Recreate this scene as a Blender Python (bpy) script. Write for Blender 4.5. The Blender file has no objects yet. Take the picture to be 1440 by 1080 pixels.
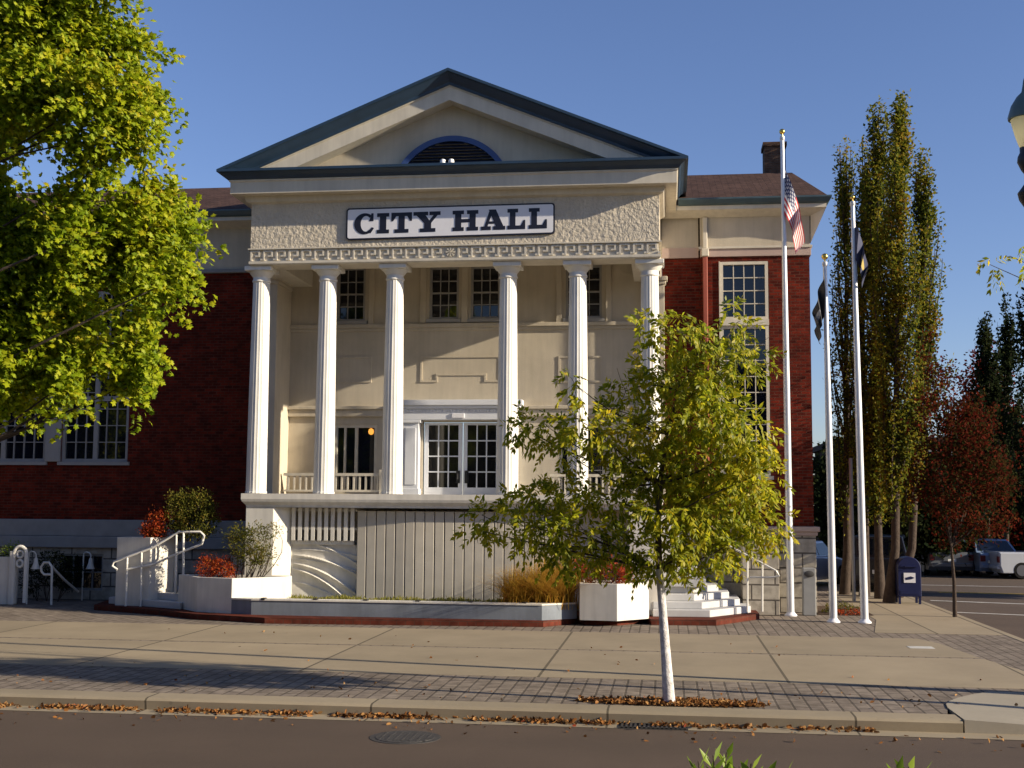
import bpy, bmesh, math, random
import numpy as np
from mathutils import Vector, Matrix
random.seed(7); RNG = np.random.default_rng(11)
S = bpy.context.scene; COL = S.collection; R = math.radians
# ------------------------------------------------------------------ camera
F = 1730.74; PI_, YA, RO = R(5.5362), R(7.2238), R(0.3862); H = 2.6
fw = Vector((-math.sin(YA)*math.cos(PI_), math.cos(YA)*math.cos(PI_), math.sin(PI_)))
rt = Vector((math.cos(YA), math.sin(YA), 0)); up = rt.cross(fw)
c_, s_ = math.cos(RO), math.sin(RO); rt, up = c_*rt+s_*up, -s_*rt+c_*up
CAM = Vector((0, 0, H))
def at(px, py, Y):                     # a point of the photo at depth Y
    d = (px-720)*rt-(py-540)*up+F*fw
    return CAM+d*(Y/d.y)
def onz(px, py, z=0):
    d = (px-720)*rt-(py-540)*up+F*fw
    return CAM+d*((z-H)/d.z)
cam = bpy.data.cameras.new('camera'); co = bpy.data.objects.new('camera', cam); COL.objects.link(co)
m3 = Matrix((rt, up, -fw)).transposed(); co.matrix_world = Matrix.Translation(CAM) @ m3.to_4x4()
cam.sensor_width = 36; cam.lens = F/1440*36; cam.clip_end = 3000; cam.clip_start = .1
S.camera = co
# ------------------------------------------------------------------ light
SUN = Vector((5.4, -1.0, 1.78)).normalized()
EL = math.asin(SUN.z); AZ = math.atan2(SUN.x, SUN.y)
w = bpy.data.worlds.new('World'); S.world = w; w.use_nodes = True
nt = w.node_tree; sky = nt.nodes.new('ShaderNodeTexSky'); sky.sky_type = 'NISHITA'; sky.sun_disc = False
sky.sun_elevation = EL; sky.sun_rotation = AZ; sky.air_density = 1.0; sky.dust_density = .35; sky.ozone_density = 2.2
bg = nt.nodes['Background']; bg.inputs[1].default_value = .067
tint = nt.nodes.new('ShaderNodeMix'); tint.data_type = 'RGBA'; tint.blend_type = 'MULTIPLY'; tint.inputs[0].default_value = 1; tint.inputs[7].default_value = (.97, .985, 1.27, 1)
nt.links.new(sky.outputs[0], tint.inputs[6]); nt.links.new(tint.outputs[2], bg.inputs[0])
sl = bpy.data.lights.new('sun', 'SUN'); sl.energy = 5.0; sl.angle = R(.55); sl.color = (1, .865, .665)
so = bpy.data.objects.new('sun', sl); COL.objects.link(so); so.rotation_euler = SUN.to_track_quat('Z', 'Y').to_euler(); so.location = (30, 0, 40)
S.view_settings.view_transform = 'Standard'; S.view_settings.look = 'None'; S.view_settings.exposure = .85; S.view_settings.gamma = 1
S.cycles.max_bounces = 6; S.cycles.use_denoising = True
# ------------------------------------------------------------------ materials
MATS = {}
def nmat(name):
    m = bpy.data.materials.new(name); m.use_nodes = True; MATS[name] = m
    return m, m.node_tree, m.node_tree.nodes['Principled BSDF']
def coords(t):
    return t.nodes.new('ShaderNodeTexCoord').outputs['Object']
def geo_pos(t):
    return t.nodes.new('ShaderNodeNewGeometry').outputs['Position']
def noise(t, vec, scale, detail=4, rough=.55):
    n = t.nodes.new('ShaderNodeTexNoise'); n.inputs['Scale'].default_value = scale; n.inputs['Detail'].default_value = detail
    n.inputs['Roughness'].default_value = rough; t.links.new(vec, n.inputs['Vector']); return n.outputs['Fac']
def ramp(t, fac, stops):
    r = t.nodes.new('ShaderNodeValToRGB'); e = r.color_ramp.elements
    while len(e) < len(stops): e.new(.5)
    for k, (p, c) in zip(e, stops): k.position = p; k.color = (*c, 1)
    t.links.new(fac, r.inputs[0]); return r.outputs[0]
def mixc(t, fac, a, b, mode='MIX'):
    n = t.nodes.new('ShaderNodeMix'); n.data_type = 'RGBA'; n.blend_type = mode
    for s, v in ((0, fac), (6, a), (7, b)):
        if hasattr(v, 'links'): t.links.new(v, n.inputs[s])
        else: n.inputs[s].default_value = v if s == 0 else (*v, 1)
    return n.outputs[2]
def mth(t, op, a, b=None, c=None):
    n = t.nodes.new('ShaderNodeMath'); n.operation = op
    for i, v in enumerate((a, b, c)):
        if v is None: continue
        if hasattr(v, 'links'): t.links.new(v, n.inputs[i])
        else: n.inputs[i].default_value = v
    return n.outputs[0]
def bump(t, p, h, strength=.3, dist=.01):
    b = t.nodes.new('ShaderNodeBump'); b.inputs['Strength'].default_value = strength; b.inputs['Distance'].default_value = dist
    t.links.new(h, b.inputs['Height']); t.links.new(b.outputs[0], p.inputs['Normal'])
def sc(c, k): return tuple(min(1, x*k) for x in c)
def paint(name, col, rough=.6, var=.12, scale=3, bscale=60, bstr=.15, bdist=.004, metallic=0, streak=0):
    m, t, p = nmat(name); v = geo_pos(t)
    a = ramp(t, noise(t, v, scale, 5), [(.3, sc(col, 1-var)), (.7, sc(col, 1+var*.6))])
    if streak:                          # rain streaks: noise stretched along z
        mp = t.nodes.new('ShaderNodeMapping'); mp.inputs['Scale'].default_value = (5, 5, .5); t.links.new(v, mp.inputs[0])
        a = mixc(t, mth(t, 'MULTIPLY', mth(t, 'SUBTRACT', noise(t, mp.outputs[0], 1.6, 4), .4), streak*3.2), a, sc(col, .55))
    t.links.new(a, p.inputs['Base Color']); p.inputs['Roughness'].default_value = rough; p.inputs['Metallic'].default_value = metallic
    if rough > .7: p.inputs['Specular IOR Level'].default_value = .15
    if bstr: bump(t, p, noise(t, v, bscale, 5), bstr, bdist)
    return m
paint('cream', (.52, .46, .36), .8, .13, 1.2, 40, .35, .01, streak=.22)
paint('cream_rough', (.56, .50, .40), .9, .12, 2, 11, 1.0, .05, streak=.08)
paint('cream_trim', (.60, .55, .45), .65, .10, 2, 60, .15, streak=.26)
paint('white_paint', (.70, .68, .62), .55, .08, 2.5, 50, .2, streak=.22)
paint('white_stucco', (.68, .65, .58), .8, .10, 2, 60, .3, .006, streak=.28)
paint('cool_white', (.66, .68, .72), .5, .05, 3, 50, .08)
paint('navy', (.018, .042, .078), .45, .2, 3, 50, .1, streak=.05)
paint('blue_trim', (.035, .07, .20), .45, .15, 3, 50, .05)
paint('teal', (.055, .09, .105), .4, .15, 3, 50, .05)
paint('louvre_dark', (.012, .014, .025), .6, .1)
paint('pink_band', (.46, .35, .30), .75, .08, 2, 40, .2, streak=.08)
paint('fountain_blue', (.20, .225, .26), .75, .16, 2, 30, .3, .006, streak=.30)
paint('panel_cream', (.50, .46, .38), .7, .08, 3, 40, .15, streak=.14)
paint('dark_metal', (.012, .012, .014), .45, .2)
paint('pole_metal', (.62, .63, .65), .38, .06, 5, 60, .05, metallic=.35)
paint('gold', (.75, .52, .12), .28, .05, metallic=1, bstr=0)
paint('stone_grey', (.27, .27, .265), .8, .12, 3, 60, .3)
paint('mail_blue', (.007, .012, .065), .4, .12, 4, 60, .05)
paint('sash_shaded', (.30, .29, .275), .55, .08, 4)  # cream window trim in shade, the shade put into this grey
paint('off_white', (.75, .75, .78), .5, .04)
paint('letter_navy', (.008, .009, .022), .45, .05, bstr=0)
paint('step_grey', (.46, .46, .46), .8, .12, 2, 40, .3)
paint('bark_white', (.60, .58, .57), .85, .38, 14, 40, .9, .015)
paint('bark', (.075, .058, .045), .9, .3, 9, 25, .9, .02)
paint('bark_grey', (.065, .048, .038), .9, .3, 9, 25, .9, .02)
paint('lamp_cap', (.11, .15, .135), .4, .1)
paint('lamp_glass', (.72, .70, .58), .35, .05, bstr=0)
paint('tyre', (.012, .012, .012), .85, .1)
paint('rim', (.16, .16, .17), .35, .05, metallic=.6)
paint('iron', (.045, .042, .04), .6, .3, 8, 80, .4)
paint('curtain', (.30, .31, .36), .9, .1)
for nm, c in (('car_black', (.012, .013, .02)), ('car_silver', (.38, .42, .48)), ('car_blue', (.10, .16, .30)), ('car_white_shaded', (.42, .44, .48)), ('car_grey', (.10, .11, .13)), ('car_pale', (.17, .23, .34))):  # the white is dimmed: shade on the pickup put into its paint
    m = paint(nm, c, .28, .03, bstr=0); m.node_tree.nodes['Principled BSDF'].inputs['Coat Weight'].default_value = .6
paint('tail_red', (.12, .008, .008), .3, .05, bstr=0); paint('plate_white', (.7, .7, .68), .5, .03, bstr=0)
m, t, p = nmat('glass'); p.inputs['Base Color'].default_value = (.006, .008, .014, 1); p.inputs['Roughness'].default_value = .03; p.inputs['IOR'].default_value = 1.6
bump(t, p, noise(t, geo_pos(t), 1.3, 2), .05, .02)
m = bpy.data.materials.new('lamp_globe'); m.use_nodes = True; M_ = m.node_tree; MATS['lamp_globe'] = m
tl_ = M_.nodes.new('ShaderNodeBsdfTranslucent'); tl_.inputs[0].default_value = (.9, .86, .66, 1); mx_ = M_.nodes.new('ShaderNodeMixShader'); mx_.inputs[0].default_value = .65
M_.nodes['Principled BSDF'].inputs['Base Color'].default_value = (.8, .76, .6, 1); M_.links.new(M_.nodes['Principled BSDF'].outputs[0], mx_.inputs[1]); M_.links.new(tl_.outputs[0], mx_.inputs[2]); M_.links.new(mx_.outputs[0], M_.nodes['Material Output'].inputs[0])
m, t, p = nmat('door_glass'); p.inputs['Base Color'].default_value = (.012, .012, .012, 1); p.inputs['Roughness'].default_value = .05
m, t, p = nmat('lit_bulb'); p.inputs['Base Color'].default_value = (.9, .5, .1, 1); p.inputs['Emission Color'].default_value = (1, .42, .06, 1); p.inputs['Emission Strength'].default_value = .55
def brick(name, c1, c2, mort, wl=.215, hl=.075, ms=.009, axis='wall', bstr=.5, rough=.85, patch=.35):
    m, t, p = nmat(name); v = geo_pos(t)
    sp = t.nodes.new('ShaderNodeSeparateXYZ'); t.links.new(v, sp.inputs[0])
    cb = t.nodes.new('ShaderNodeCombineXYZ')
    if axis == 'wall':
        t.links.new(mth(t, 'ADD', sp.outputs[0], sp.outputs[1]), cb.inputs[0]); t.links.new(sp.outputs[2], cb.inputs[1])
    elif axis == 'xy':
        t.links.new(sp.outputs[0], cb.inputs[0]); t.links.new(sp.outputs[1], cb.inputs[1])
    else:
        t.links.new(sp.outputs[1], cb.inputs[0]); t.links.new(sp.outputs[0], cb.inputs[1])
    b = t.nodes.new('ShaderNodeTexBrick'); t.links.new(cb.outputs[0], b.inputs['Vector'])
    b.inputs['Scale'].default_value = 1; b.inputs['Brick Width'].default_value = wl; b.inputs['Row Height'].default_value = hl
    b.inputs['Mortar Size'].default_value = ms; b.inputs['Mortar Smooth'].default_value = .3; b.inputs['Bias'].default_value = -.1
    b.inputs['Color1'].default_value = (*c1, 1); b.inputs['Color2'].default_value = (*c2, 1); b.inputs['Mortar'].default_value = (*mort, 1)
    g = ramp(t, noise(t, v, .9, 5), [(.3, (1-patch,)*3), (.7, (1, 1, 1))])
    g = mixc(t, 1.0, g, ramp(t, noise(t, v, 5.5, 3), [(.35, (.72,)*3), (.62, (1.08,)*3)]), 'MULTIPLY')
    a = mixc(t, 1.0, b.outputs[0], g, 'MULTIPLY')
    t.links.new(a, p.inputs['Base Color']); p.inputs['Roughness'].default_value = rough; p.inputs['Specular IOR Level'].default_value = .1
    h = mth(t, 'ADD', mth(t, 'MULTIPLY', b.outputs['Fac'], -1), mth(t, 'MULTIPLY', noise(t, v, 90, 3), .4)); bump(t, p, h, bstr, .008)
    return m
brick('brick_red', (.19, .022, .010), (.068, .010, .006), (.115, .042, .027), ms=.011)
brick('brick_base', (.15, .036, .021), (.11, .028, .018), (.10, .05, .035), .2, .1)
brick('pavers', (.30, .25, .20), (.25, .205, .165), (.15, .125, .10), .40, .20, .018, 'yx', .5, .9)
brick('stone_block', (.44, .40, .33), (.40, .36, .30), (.12, .105, .09), 1.1, .36, .022, 'wall', .7, .85, .2)
brick('shingle', (.115, .068, .052), (.085, .05, .04), (.045, .028, .024), .33, .14, .012, 'xy', .6, .9)
brick('dark_brick', (.06, .035, .03), (.045, .028, .025), (.05, .04, .035))
# concrete with joints along x
def concrete(name, col, x0, step, jw, dark=.35):
    m, t, p = nmat(name); v = geo_pos(t); sp = t.nodes.new('ShaderNodeSeparateXYZ'); t.links.new(v, sp.inputs[0])
    a = ramp(t, noise(t, v, .7, 6, .65), [(.28, sc(col, .80)), (.72, sc(col, 1.08))])
    a = mixc(t, mth(t, 'MULTIPLY', noise(t, v, 22, 4), .35), a, sc(col, .7))
    st = ramp(t, noise(t, v, 2.3, 5, .7), [(.60, (0, 0, 0)), (.72, (1, 1, 1))])
    a = mixc(t, mth(t, 'MULTIPLY', st, .28), a, sc(col, .55))
    gum = t.nodes.new('ShaderNodeTexVoronoi'); gum.inputs['Scale'].default_value = 1.7; t.links.new(v, gum.inputs['Vector'])
    a = mixc(t, mth(t, 'MULTIPLY', mth(t, 'LESS_THAN', gum.outputs['Distance'], .045), .3), a, sc(col, .4))
    if step:
        wn = t.nodes.new('ShaderNodeTexWhiteNoise'); wn.noise_dimensions = '2D'; cb = t.nodes.new('ShaderNodeCombineXYZ')
        t.links.new(mth(t, 'FLOOR', mth(t, 'DIVIDE', mth(t, 'SUBTRACT', sp.outputs[0], x0), step)), cb.inputs[0]); t.links.new(mth(t, 'GREATER_THAN', sp.outputs[1], 22.3), cb.inputs[1]); t.links.new(cb.outputs[0], wn.inputs['Vector'])
        a = mixc(t, 1.0, a, ramp(t, wn.outputs['Value'], [(0, (.88, .88, .885)), (1, (1.06, 1.05, 1.04))]), 'MULTIPLY')
        f = mth(t, 'FRACT', mth(t, 'DIVIDE', mth(t, 'SUBTRACT', sp.outputs[0], x0-step/2), step))
        d = mth(t, 'ABSOLUTE', mth(t, 'SUBTRACT', f, .5))
        a = mixc(t, mth(t, 'LESS_THAN', d, jw/step), a, sc(col, dark))
    t.links.new(a, p.inputs['Base Color']); p.inputs['Roughness'].default_value = .9; p.inputs['Specular IOR Level'].default_value = .2; bump(t, p, noise(t, v, 70, 4), .25, .004)
concrete('concrete', (.345, .285, .195), 1.75, 3.7, .022)
concrete('kerb_stone', (.33, .275, .19), 2.28, 3.05, .014, .3)
concrete('ramp_concrete', (.36, .32, .25), 0, 0, 0)
m, t, p = nmat('asphalt'); v = geo_pos(t)
mp = t.nodes.new('ShaderNodeMapping'); mp.inputs['Scale'].default_value = (.12, .9, 1); t.links.new(v, mp.inputs[0])
a = ramp(t, noise(t, v, .35, 6, .6), [(.3, (.085, .060, .043)), (.7, (.118, .083, .060))])
a = mixc(t, mth(t, 'MULTIPLY', noise(t, mp.outputs[0], 1.2, 4), .5), a, (.062, .046, .036))
sp_ = t.nodes.new('ShaderNodeSeparateXYZ'); t.links.new(v, sp_.inputs[0])
tw_ = mth(t, 'ABSOLUTE', mth(t, 'SUBTRACT', mth(t, 'FRACT', mth(t, 'DIVIDE', mth(t, 'ADD', sp_.outputs[1], .35), 1.75)), .5))
a = mixc(t, mth(t, 'MULTIPLY', ramp(t, tw_, [(.0, (1, 1, 1)), (.32, (0, 0, 0))]), .16), a, (.05, .037, .029))
oil = ramp(t, noise(t, v, 1.1, 5, .7), [(.62, (0, 0, 0)), (.75, (1, 1, 1))]); a = mixc(t, mth(t, 'MULTIPLY', oil, .3), a, (.045, .036, .03))
a = mixc(t, mth(t, 'GREATER_THAN', noise(t, v, 120, 2), .60), a, (.135, .105, .08))
t.links.new(a, p.inputs['Base Color']); p.inputs['Roughness'].default_value = .9; p.inputs['Specular IOR Level'].default_value = .25; bump(t, p, noise(t, v, 160, 3), .5, .006)
paint('ground_dull', (.09, .08, .055), .95, .3, .2, 20, .3)
paint('yellow_line', (.55, .36, .04), .8, .2, 4); paint('white_line', (.55, .54, .5), .8, .25, 4)
paint('mulch', (.085, .055, .035), .95, .4, 14, 60, .8, .02)
def leafmat(name, cols, trans=.45, gloss=.25, nscale=.9):
    m = bpy.data.materials.new(name); m.use_nodes = True; MATS[name] = m; t = m.node_tree; t.nodes.clear()
    g = t.nodes.new('ShaderNodeNewGeometry'); n = noise(t, g.outputs['Position'], nscale, 3)
    f = mth(t, 'ADD', mth(t, 'MULTIPLY', g.outputs['Random Per Island'], .62), mth(t, 'MULTIPLY', mth(t, 'SUBTRACT', n, .28), .85))
    k = len(cols); c = ramp(t, f, [(i/(k-1)*.94+.03, q) for i, q in enumerate(cols)])
    d = t.nodes.new('ShaderNodeBsdfDiffuse'); tr = t.nodes.new('ShaderNodeBsdfTranslucent'); gl = t.nodes.new('ShaderNodeBsdfGlossy')
    gl.inputs['Roughness'].default_value = .55; gl.inputs['Color'].default_value = (.9, .9, .85, 1)
    t.links.new(c, d.inputs[0]); t.links.new(c, tr.inputs[0])
    m1 = t.nodes.new('ShaderNodeMixShader'); m1.inputs[0].default_value = trans; t.links.new(d.outputs[0], m1.inputs[1]); t.links.new(tr.outputs[0], m1.inputs[2])
    fr = t.nodes.new('ShaderNodeFresnel'); fr.inputs[0].default_value = 1.4
    m2 = t.nodes.new('ShaderNodeMixShader'); t.links.new(mth(t, 'MULTIPLY', fr.outputs[0], gloss*.12), m2.inputs[0]); t.links.new(m1.outputs[0], m2.inputs[1]); t.links.new(gl.outputs[0], m2.inputs[2])
    o = t.nodes.new('ShaderNodeOutputMaterial'); t.links.new(m2.outputs[0], o.inputs[0]); return m
leafmat('leaf_maple', [(.07, .125, .008), (.22, .31, .012), (.37, .45, .016), (.50, .52, .02), (.55, .42, .025)], .6)
leafmat('leaf_ash', [(.055, .095, .010), (.20, .245, .015), (.36, .375, .02), (.50, .44, .022), (.55, .36, .022)], .65)
leafmat('leaf_poplar', [(.022, .036, .010), (.075, .098, .015), (.155, .165, .018), (.25, .20, .02), (.26, .095, .016)], .45, .05)
leafmat('leaf_red', [(.010, .018, .007), (.035, .034, .010), (.075, .016, .010), (.13, .020, .011), (.11, .06, .014)], .4, 0, .55)
leafmat('leaf_crimson', [(.02, .018, .008), (.075, .014, .010), (.15, .016, .011), (.20, .028, .013), (.12, .05, .014)], .4, 0, .55)
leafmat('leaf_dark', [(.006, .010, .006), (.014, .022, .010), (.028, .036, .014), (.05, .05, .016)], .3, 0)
leafmat('leaf_scarlet', [(.10, .02, .01), (.28, .035, .012), (.40, .07, .02), (.36, .16, .03)], .4, .2, 3)
leafmat('leaf_olive', [(.03, .035, .010), (.08, .09, .016), (.15, .14, .02), (.22, .13, .03)], .4, .2, 2)
leafmat('grass_gold', [(.22, .09, .02), (.45, .25, .04), (.58, .40, .06), (.60, .24, .08)], .45, .15, 3)
leafmat('grass_lime', [(.12, .13, .03), (.24, .23, .05), (.36, .31, .08)], .45, .1, 3)
leafmat('leaf_litter', [(.06, .028, .013), (.14, .06, .022), (.25, .11, .035), (.34, .20, .08), (.20, .03, .018)], .2, .1, 5)
leafmat('leaf_fresh', [(.10, .17, .015), (.20, .30, .03), (.32, .40, .05)], .5, .3, 3)
M = MATS
# ------------------------------------------------------------------ mesh builder
WL = {}
class MB:
    def __init__(s): s.v = []; s.f = []
    def add(s, vs, fs):
        o = len(s.v); s.v += [tuple(x) for x in vs]; s.f += [tuple(i+o for i in q) for q in fs]; return s
    def box(s, x0, x1, y0, y1, z0, z1):
        return s.add([(x0,y0,z0),(x1,y0,z0),(x1,y1,z0),(x0,y1,z0),(x0,y0,z1),(x1,y0,z1),(x1,y1,z1),(x0,y1,z1)],
                     [(0,3,2,1),(4,5,6,7),(0,1,5,4),(1,2,6,5),(2,3,7,6),(3,0,4,7)])
    def prism(s, poly, z0, z1):         # plan polygon (ccw) pulled up
        n = len(poly); vs = [(x,y,z0) for x,y in poly]+[(x,y,z1) for x,y in poly]
        fs = [tuple(range(n))[::-1], tuple(range(n, 2*n))]+[(i,(i+1)%n,n+(i+1)%n,n+i) for i in range(n)]
        return s.add(vs, fs)
    def slab(s, poly, y0, y1):          # polygon in x,z pulled from y0 (front) to y1
        n = len(poly); vs = [(x,y0,z) for x,z in poly]+[(x,y1,z) for x,z in poly]
        fs = [tuple(range(n)), tuple(range(n, 2*n))[::-1]]+[(i,n+i,n+(i+1)%n,(i+1)%n) for i in range(n)]
        return s.add(vs, fs)
    def tube(s, pts, r, n=8, cap=True):
        pts = [Vector(p) for p in pts]; rs = r if hasattr(r, '__len__') else [r]*len(pts)
        o = len(s.v); prev = None
        for i, p in enumerate(pts):
            d = (pts[min(i+1, len(pts)-1)]-pts[max(i-1, 0)]).normalized()
            a = d.orthogonal() if prev is None else (prev-d*prev.dot(d))
            if a.length < 1e-6: a = d.orthogonal()
            a.normalize(); prev = a; b = d.cross(a)
            for k in range(n):
                an = 2*math.pi*k/n; s.v.append(tuple(p+(a*math.cos(an)+b*math.sin(an))*rs[i]))
        for i in range(len(pts)-1):
            for k in range(n):
                k2 = (k+1) % n; s.f.append((o+i*n+k, o+i*n+k2, o+(i+1)*n+k2, o+(i+1)*n+k))
        if cap:
            s.f.append(tuple(o+k for k in range(n))[::-1]); s.f.append(tuple(o+(len(pts)-1)*n+k for k in range(n)))
        return s
    def lathe(s, prof, c, n=24, flute=0, nf=20):  # prof [(r,z)]
        o = len(s.v); cx, cy, cz = c
        for r, z in prof:
            for k in range(n):
                an = 2*math.pi*k/n; q = r*(1-flute*(abs(math.sin(an*nf/2)))**.7) if flute else r
                s.v.append((cx+q*math.cos(an), cy+q*math.sin(an), cz+z))
        for i in range(len(prof)-1):
            for k in range(n):
                k2 = (k+1) % n; s.f.append((o+i*n+k, o+i*n+k2, o+(i+1)*n+k2, o+(i+1)*n+k))
        s.f.append(tuple(o+k for k in range(n))[::-1]); s.f.append(tuple(o+(len(prof)-1)*n+k for k in range(n)))
        return s
    def sweep(s, prof, ax, hw, yf, yb):  # closed profile [(o,z)] round three sides of the portico
        o = len(s.v); n = len(prof)
        for st in range(4):
            for q, z in prof:
                x = ax-(hw+q) if st < 2 else ax+(hw+q); y = yb if st in (0, 3) else yf-q
                s.v.append((x, y, z))
        for st in range(3):
            for k in range(n):
                k2 = (k+1) % n; s.f.append((o+st*n+k, o+(st+1)*n+k, o+(st+1)*n+k2, o+st*n+k2))
        s.f.append(tuple(o+k for k in range(n))); s.f.append(tuple(o+3*n+k for k in range(n))[::-1]); return s
    def build(s, name, mat, parent=None, smooth=False, bevel=0, fix=True):
        me = bpy.data.meshes.new(name); off = WL.get(parent.name, Vector()) if parent else Vector()
        me.from_pydata([tuple(Vector(q)-off) for q in s.v], [], s.f)
        if fix:
            bm = bmesh.new(); bm.from_mesh(me); bmesh.ops.recalc_face_normals(bm, faces=bm.faces); bm.to_mesh(me); bm.free()
        o = bpy.data.objects.new(name, me); COL.objects.link(o); me.materials.append(M[mat] if isinstance(mat, str) else mat)
        if smooth:
            me.polygons.foreach_set('use_smooth', [True]*len(me.polygons))
            try: me.set_sharp_from_angle(angle=R(42))
            except Exception: pass
        if bevel:
            b = o.modifiers.new('bevel', 'BEVEL'); b.width = bevel; b.segments = 2; b.limit_method = 'ANGLE'; b.angle_limit = R(40)
        if parent: o.parent = parent; WL[o.name] = off
        else: WL[o.name] = Vector()
        return o
def tag(o, label, cat, group=None, kind=None):
    o['label'] = label; o['category'] = cat
    if group: o['group'] = group
    if kind: o['kind'] = kind
    return o
def struct(o, kind='structure'): o['kind'] = kind; return o
def thing(name, loc, label, cat, group=None):
    o = bpy.data.objects.new(name, None); COL.objects.link(o); o.location = loc; o.empty_display_size = .3
    WL[o.name] = Vector(loc); tag(o, label, cat, group); return o
def arc_pts(cx, cz, r, a0, a1, n, y): return [(cx+r*math.cos(R(a0+(a1-a0)*i/n)), y, cz+r*math.sin(R(a0+(a1-a0)*i/n))) for i in range(n+1)]
# ------------------------------------------------------------------ leaves (many small folded blades in one mesh)
def leaf_mesh(name, P, D, L, W, mat, parent=None, fold=.25, rng=RNG, shape='leaf', face=None):
    # P positions, D direction (tip) per leaf, L length, W width arrays
    n = len(P); D = D/np.linalg.norm(D, axis=1, keepdims=True)
    if face is None: U = rng.normal(size=(n, 3)); U -= (U*D).sum(1)[:, None]*D; U /= np.linalg.norm(U, axis=1, keepdims=True); N = np.cross(D, U)
    else:                                # blades turn their faces to the light, as leaves do
        N = np.array(face)+rng.normal(size=(n, 3))*.55; N -= (N*D).sum(1)[:, None]*D; N /= np.linalg.norm(N, axis=1, keepdims=True); U = np.cross(N, D)
    L = np.broadcast_to(L, (n,))[:, None]; W = np.broadcast_to(W, (n,))[:, None]
    mid = P+D*L*.48+N*W*.12
    if shape == 'leaf':
        V = np.stack([P, mid+U*W*.5-N*W*fold, P+D*L, mid-U*W*.5-N*W*fold], 1).reshape(-1, 3)
        q = np.arange(n)[:, None]*4; Fc = np.concatenate([q+[0, 1, 2], q+[0, 2, 3]], 1).reshape(-1, 3)
    elif shape == 'star':                # five lobed leaf
        pr = ((0, 0), (.12, .30), (.5, .18), (.36, .52), (.62, .66), (.24, .74), (0, 1.05), (-.24, .74), (-.62, .66), (-.36, .52), (-.5, .18), (-.12, .30))
        V = np.stack([P+D*L*b+U*W*a-N*W*fold*abs(a) for a, b in pr], 1).reshape(-1, 3)
        q = np.arange(n)[:, None]*12; Fc = np.concatenate([q+[0, i, i+1] for i in range(1, 11)], 1).reshape(-1, 3)
    else:                                # lobed, rounder leaf: six points
        a = P+D*L*.30; b = P+D*L*.75
        V = np.stack([P, a+U*W*.5-N*W*fold, b+U*W*.42-N*W*fold, P+D*L, b-U*W*.42-N*W*fold, a-U*W*.5-N*W*fold], 1).reshape(-1, 3)
        q = np.arange(n)[:, None]*6; Fc = np.concatenate([q+[0, 1, 2], q+[0, 2, 3], q+[0, 3, 4], q+[0, 4, 5]], 1).reshape(-1, 3)
    if parent is not None: V = V-np.array(WL[parent.name])
    me = bpy.data.meshes.new(name); me.vertices.add(len(V)); me.vertices.foreach_set('co', V.astype(np.float32).ravel())
    me.loops.add(Fc.size); me.loops.foreach_set('vertex_index', Fc.astype(np.int32).ravel())
    me.polygons.add(len(Fc)); me.polygons.foreach_set('loop_start', np.arange(0, Fc.size, 3, dtype=np.int32))
    me.update(calc_edges=True); me.materials.append(M[mat]); o = bpy.data.objects.new(name, me); COL.objects.link(o)
    if parent is not None: o.parent = parent; WL[o.name] = WL[parent.name]
    else: WL[o.name] = Vector()
    return o
def ball(n, rng=RNG, surf=.5):
    d = rng.normal(size=(n, 3)); d /= np.linalg.norm(d, axis=1, keepdims=True); return d*(rng.random((n, 1))**(1/3*(1-surf)+.02))
def blob_points(blobs, per_m3, clump, cn, rng=RNG):
    P = []; C = []
    for c, r in blobs:
        vol = 4.19*r[0]*r[1]*r[2]; k = max(6, int(vol*per_m3)); cc = np.array(c)+ball(k, rng, .35)*np.array(r)
        for q in cc:
            m = int(cn*(.5+rng.random())); P.append(q+rng.normal(size=(m, 3))*clump*(.6+.8*rng.random())); C.append(np.repeat(np.array(c)[None], m, 0))
    return np.concatenate(P), np.concatenate(C)
def bend(a, b, k=5, sag=.12, rng=RNG):
    a = np.array(a, float); b = np.array(b, float); L = np.linalg.norm(b-a); o = rng.normal(size=3)*L*sag
    return [tuple(a+(b-a)*i/k+o*math.sin(math.pi*i/k)) for i in range(k+1)]

#@@SETTING@@
# ================================================================== the setting
def sheet(name, poly, z, mat, kind='structure'):
    return struct(MB().add([(x, y, z if not callable(z) else z(x, y)) for x, y in poly], [tuple(range(len(poly)))]).build(name, mat, fix=False), kind)
sheet('ground', [(-900, -300), (900, -300), (900, 1500), (-900, 1500)], -.17, 'ground_dull')
sheet('road', [(-120, -9), (110, -9), (110, 75), (-120, 75)], -.15, 'asphalt')
# raised pavement block the hall stands on
def arcxy(cx, cy, r, a0, a1, n): return [(cx+r*math.cos(R(a0+(a1-a0)*i/n)), cy+r*math.sin(R(a0+(a1-a0)*i/n))) for i in range(n+1)]
pav = [(-70, 16.30), (3.45, 16.30), (3.62, 17.0), (4.2, 17.9), (5.6, 18.3), (6.6, 19.0), (6.75, 24), (6.78, 29), (6.75, 60), (-70, 60)]
mb = MB(); mb.prism(pav, -.16, 0); struct(mb.build('pavement', 'pavers'))
mb = MB(); mb.prism([(-70, 18.75), (5.95, 18.75), (5.62, 20.6), (5.35, 22.24), (-70, 22.24)], -.05, .004); mb.prism([(-70, 22.38), (5.32, 22.38), (5.1, 24.6), (4.85, 25.4), (-70, 25.4)], -.05, .004)
struct(mb.build('sidewalk', 'concrete'))
mb = MB(); mb.prism([(4.2, 26.4), (6.75, 26.4), (6.75, 60), (4.75, 60), (4.75, 33), (4.7, 29.3)], -.05, .006); struct(mb.build('side_walkway', 'concrete'))
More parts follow.
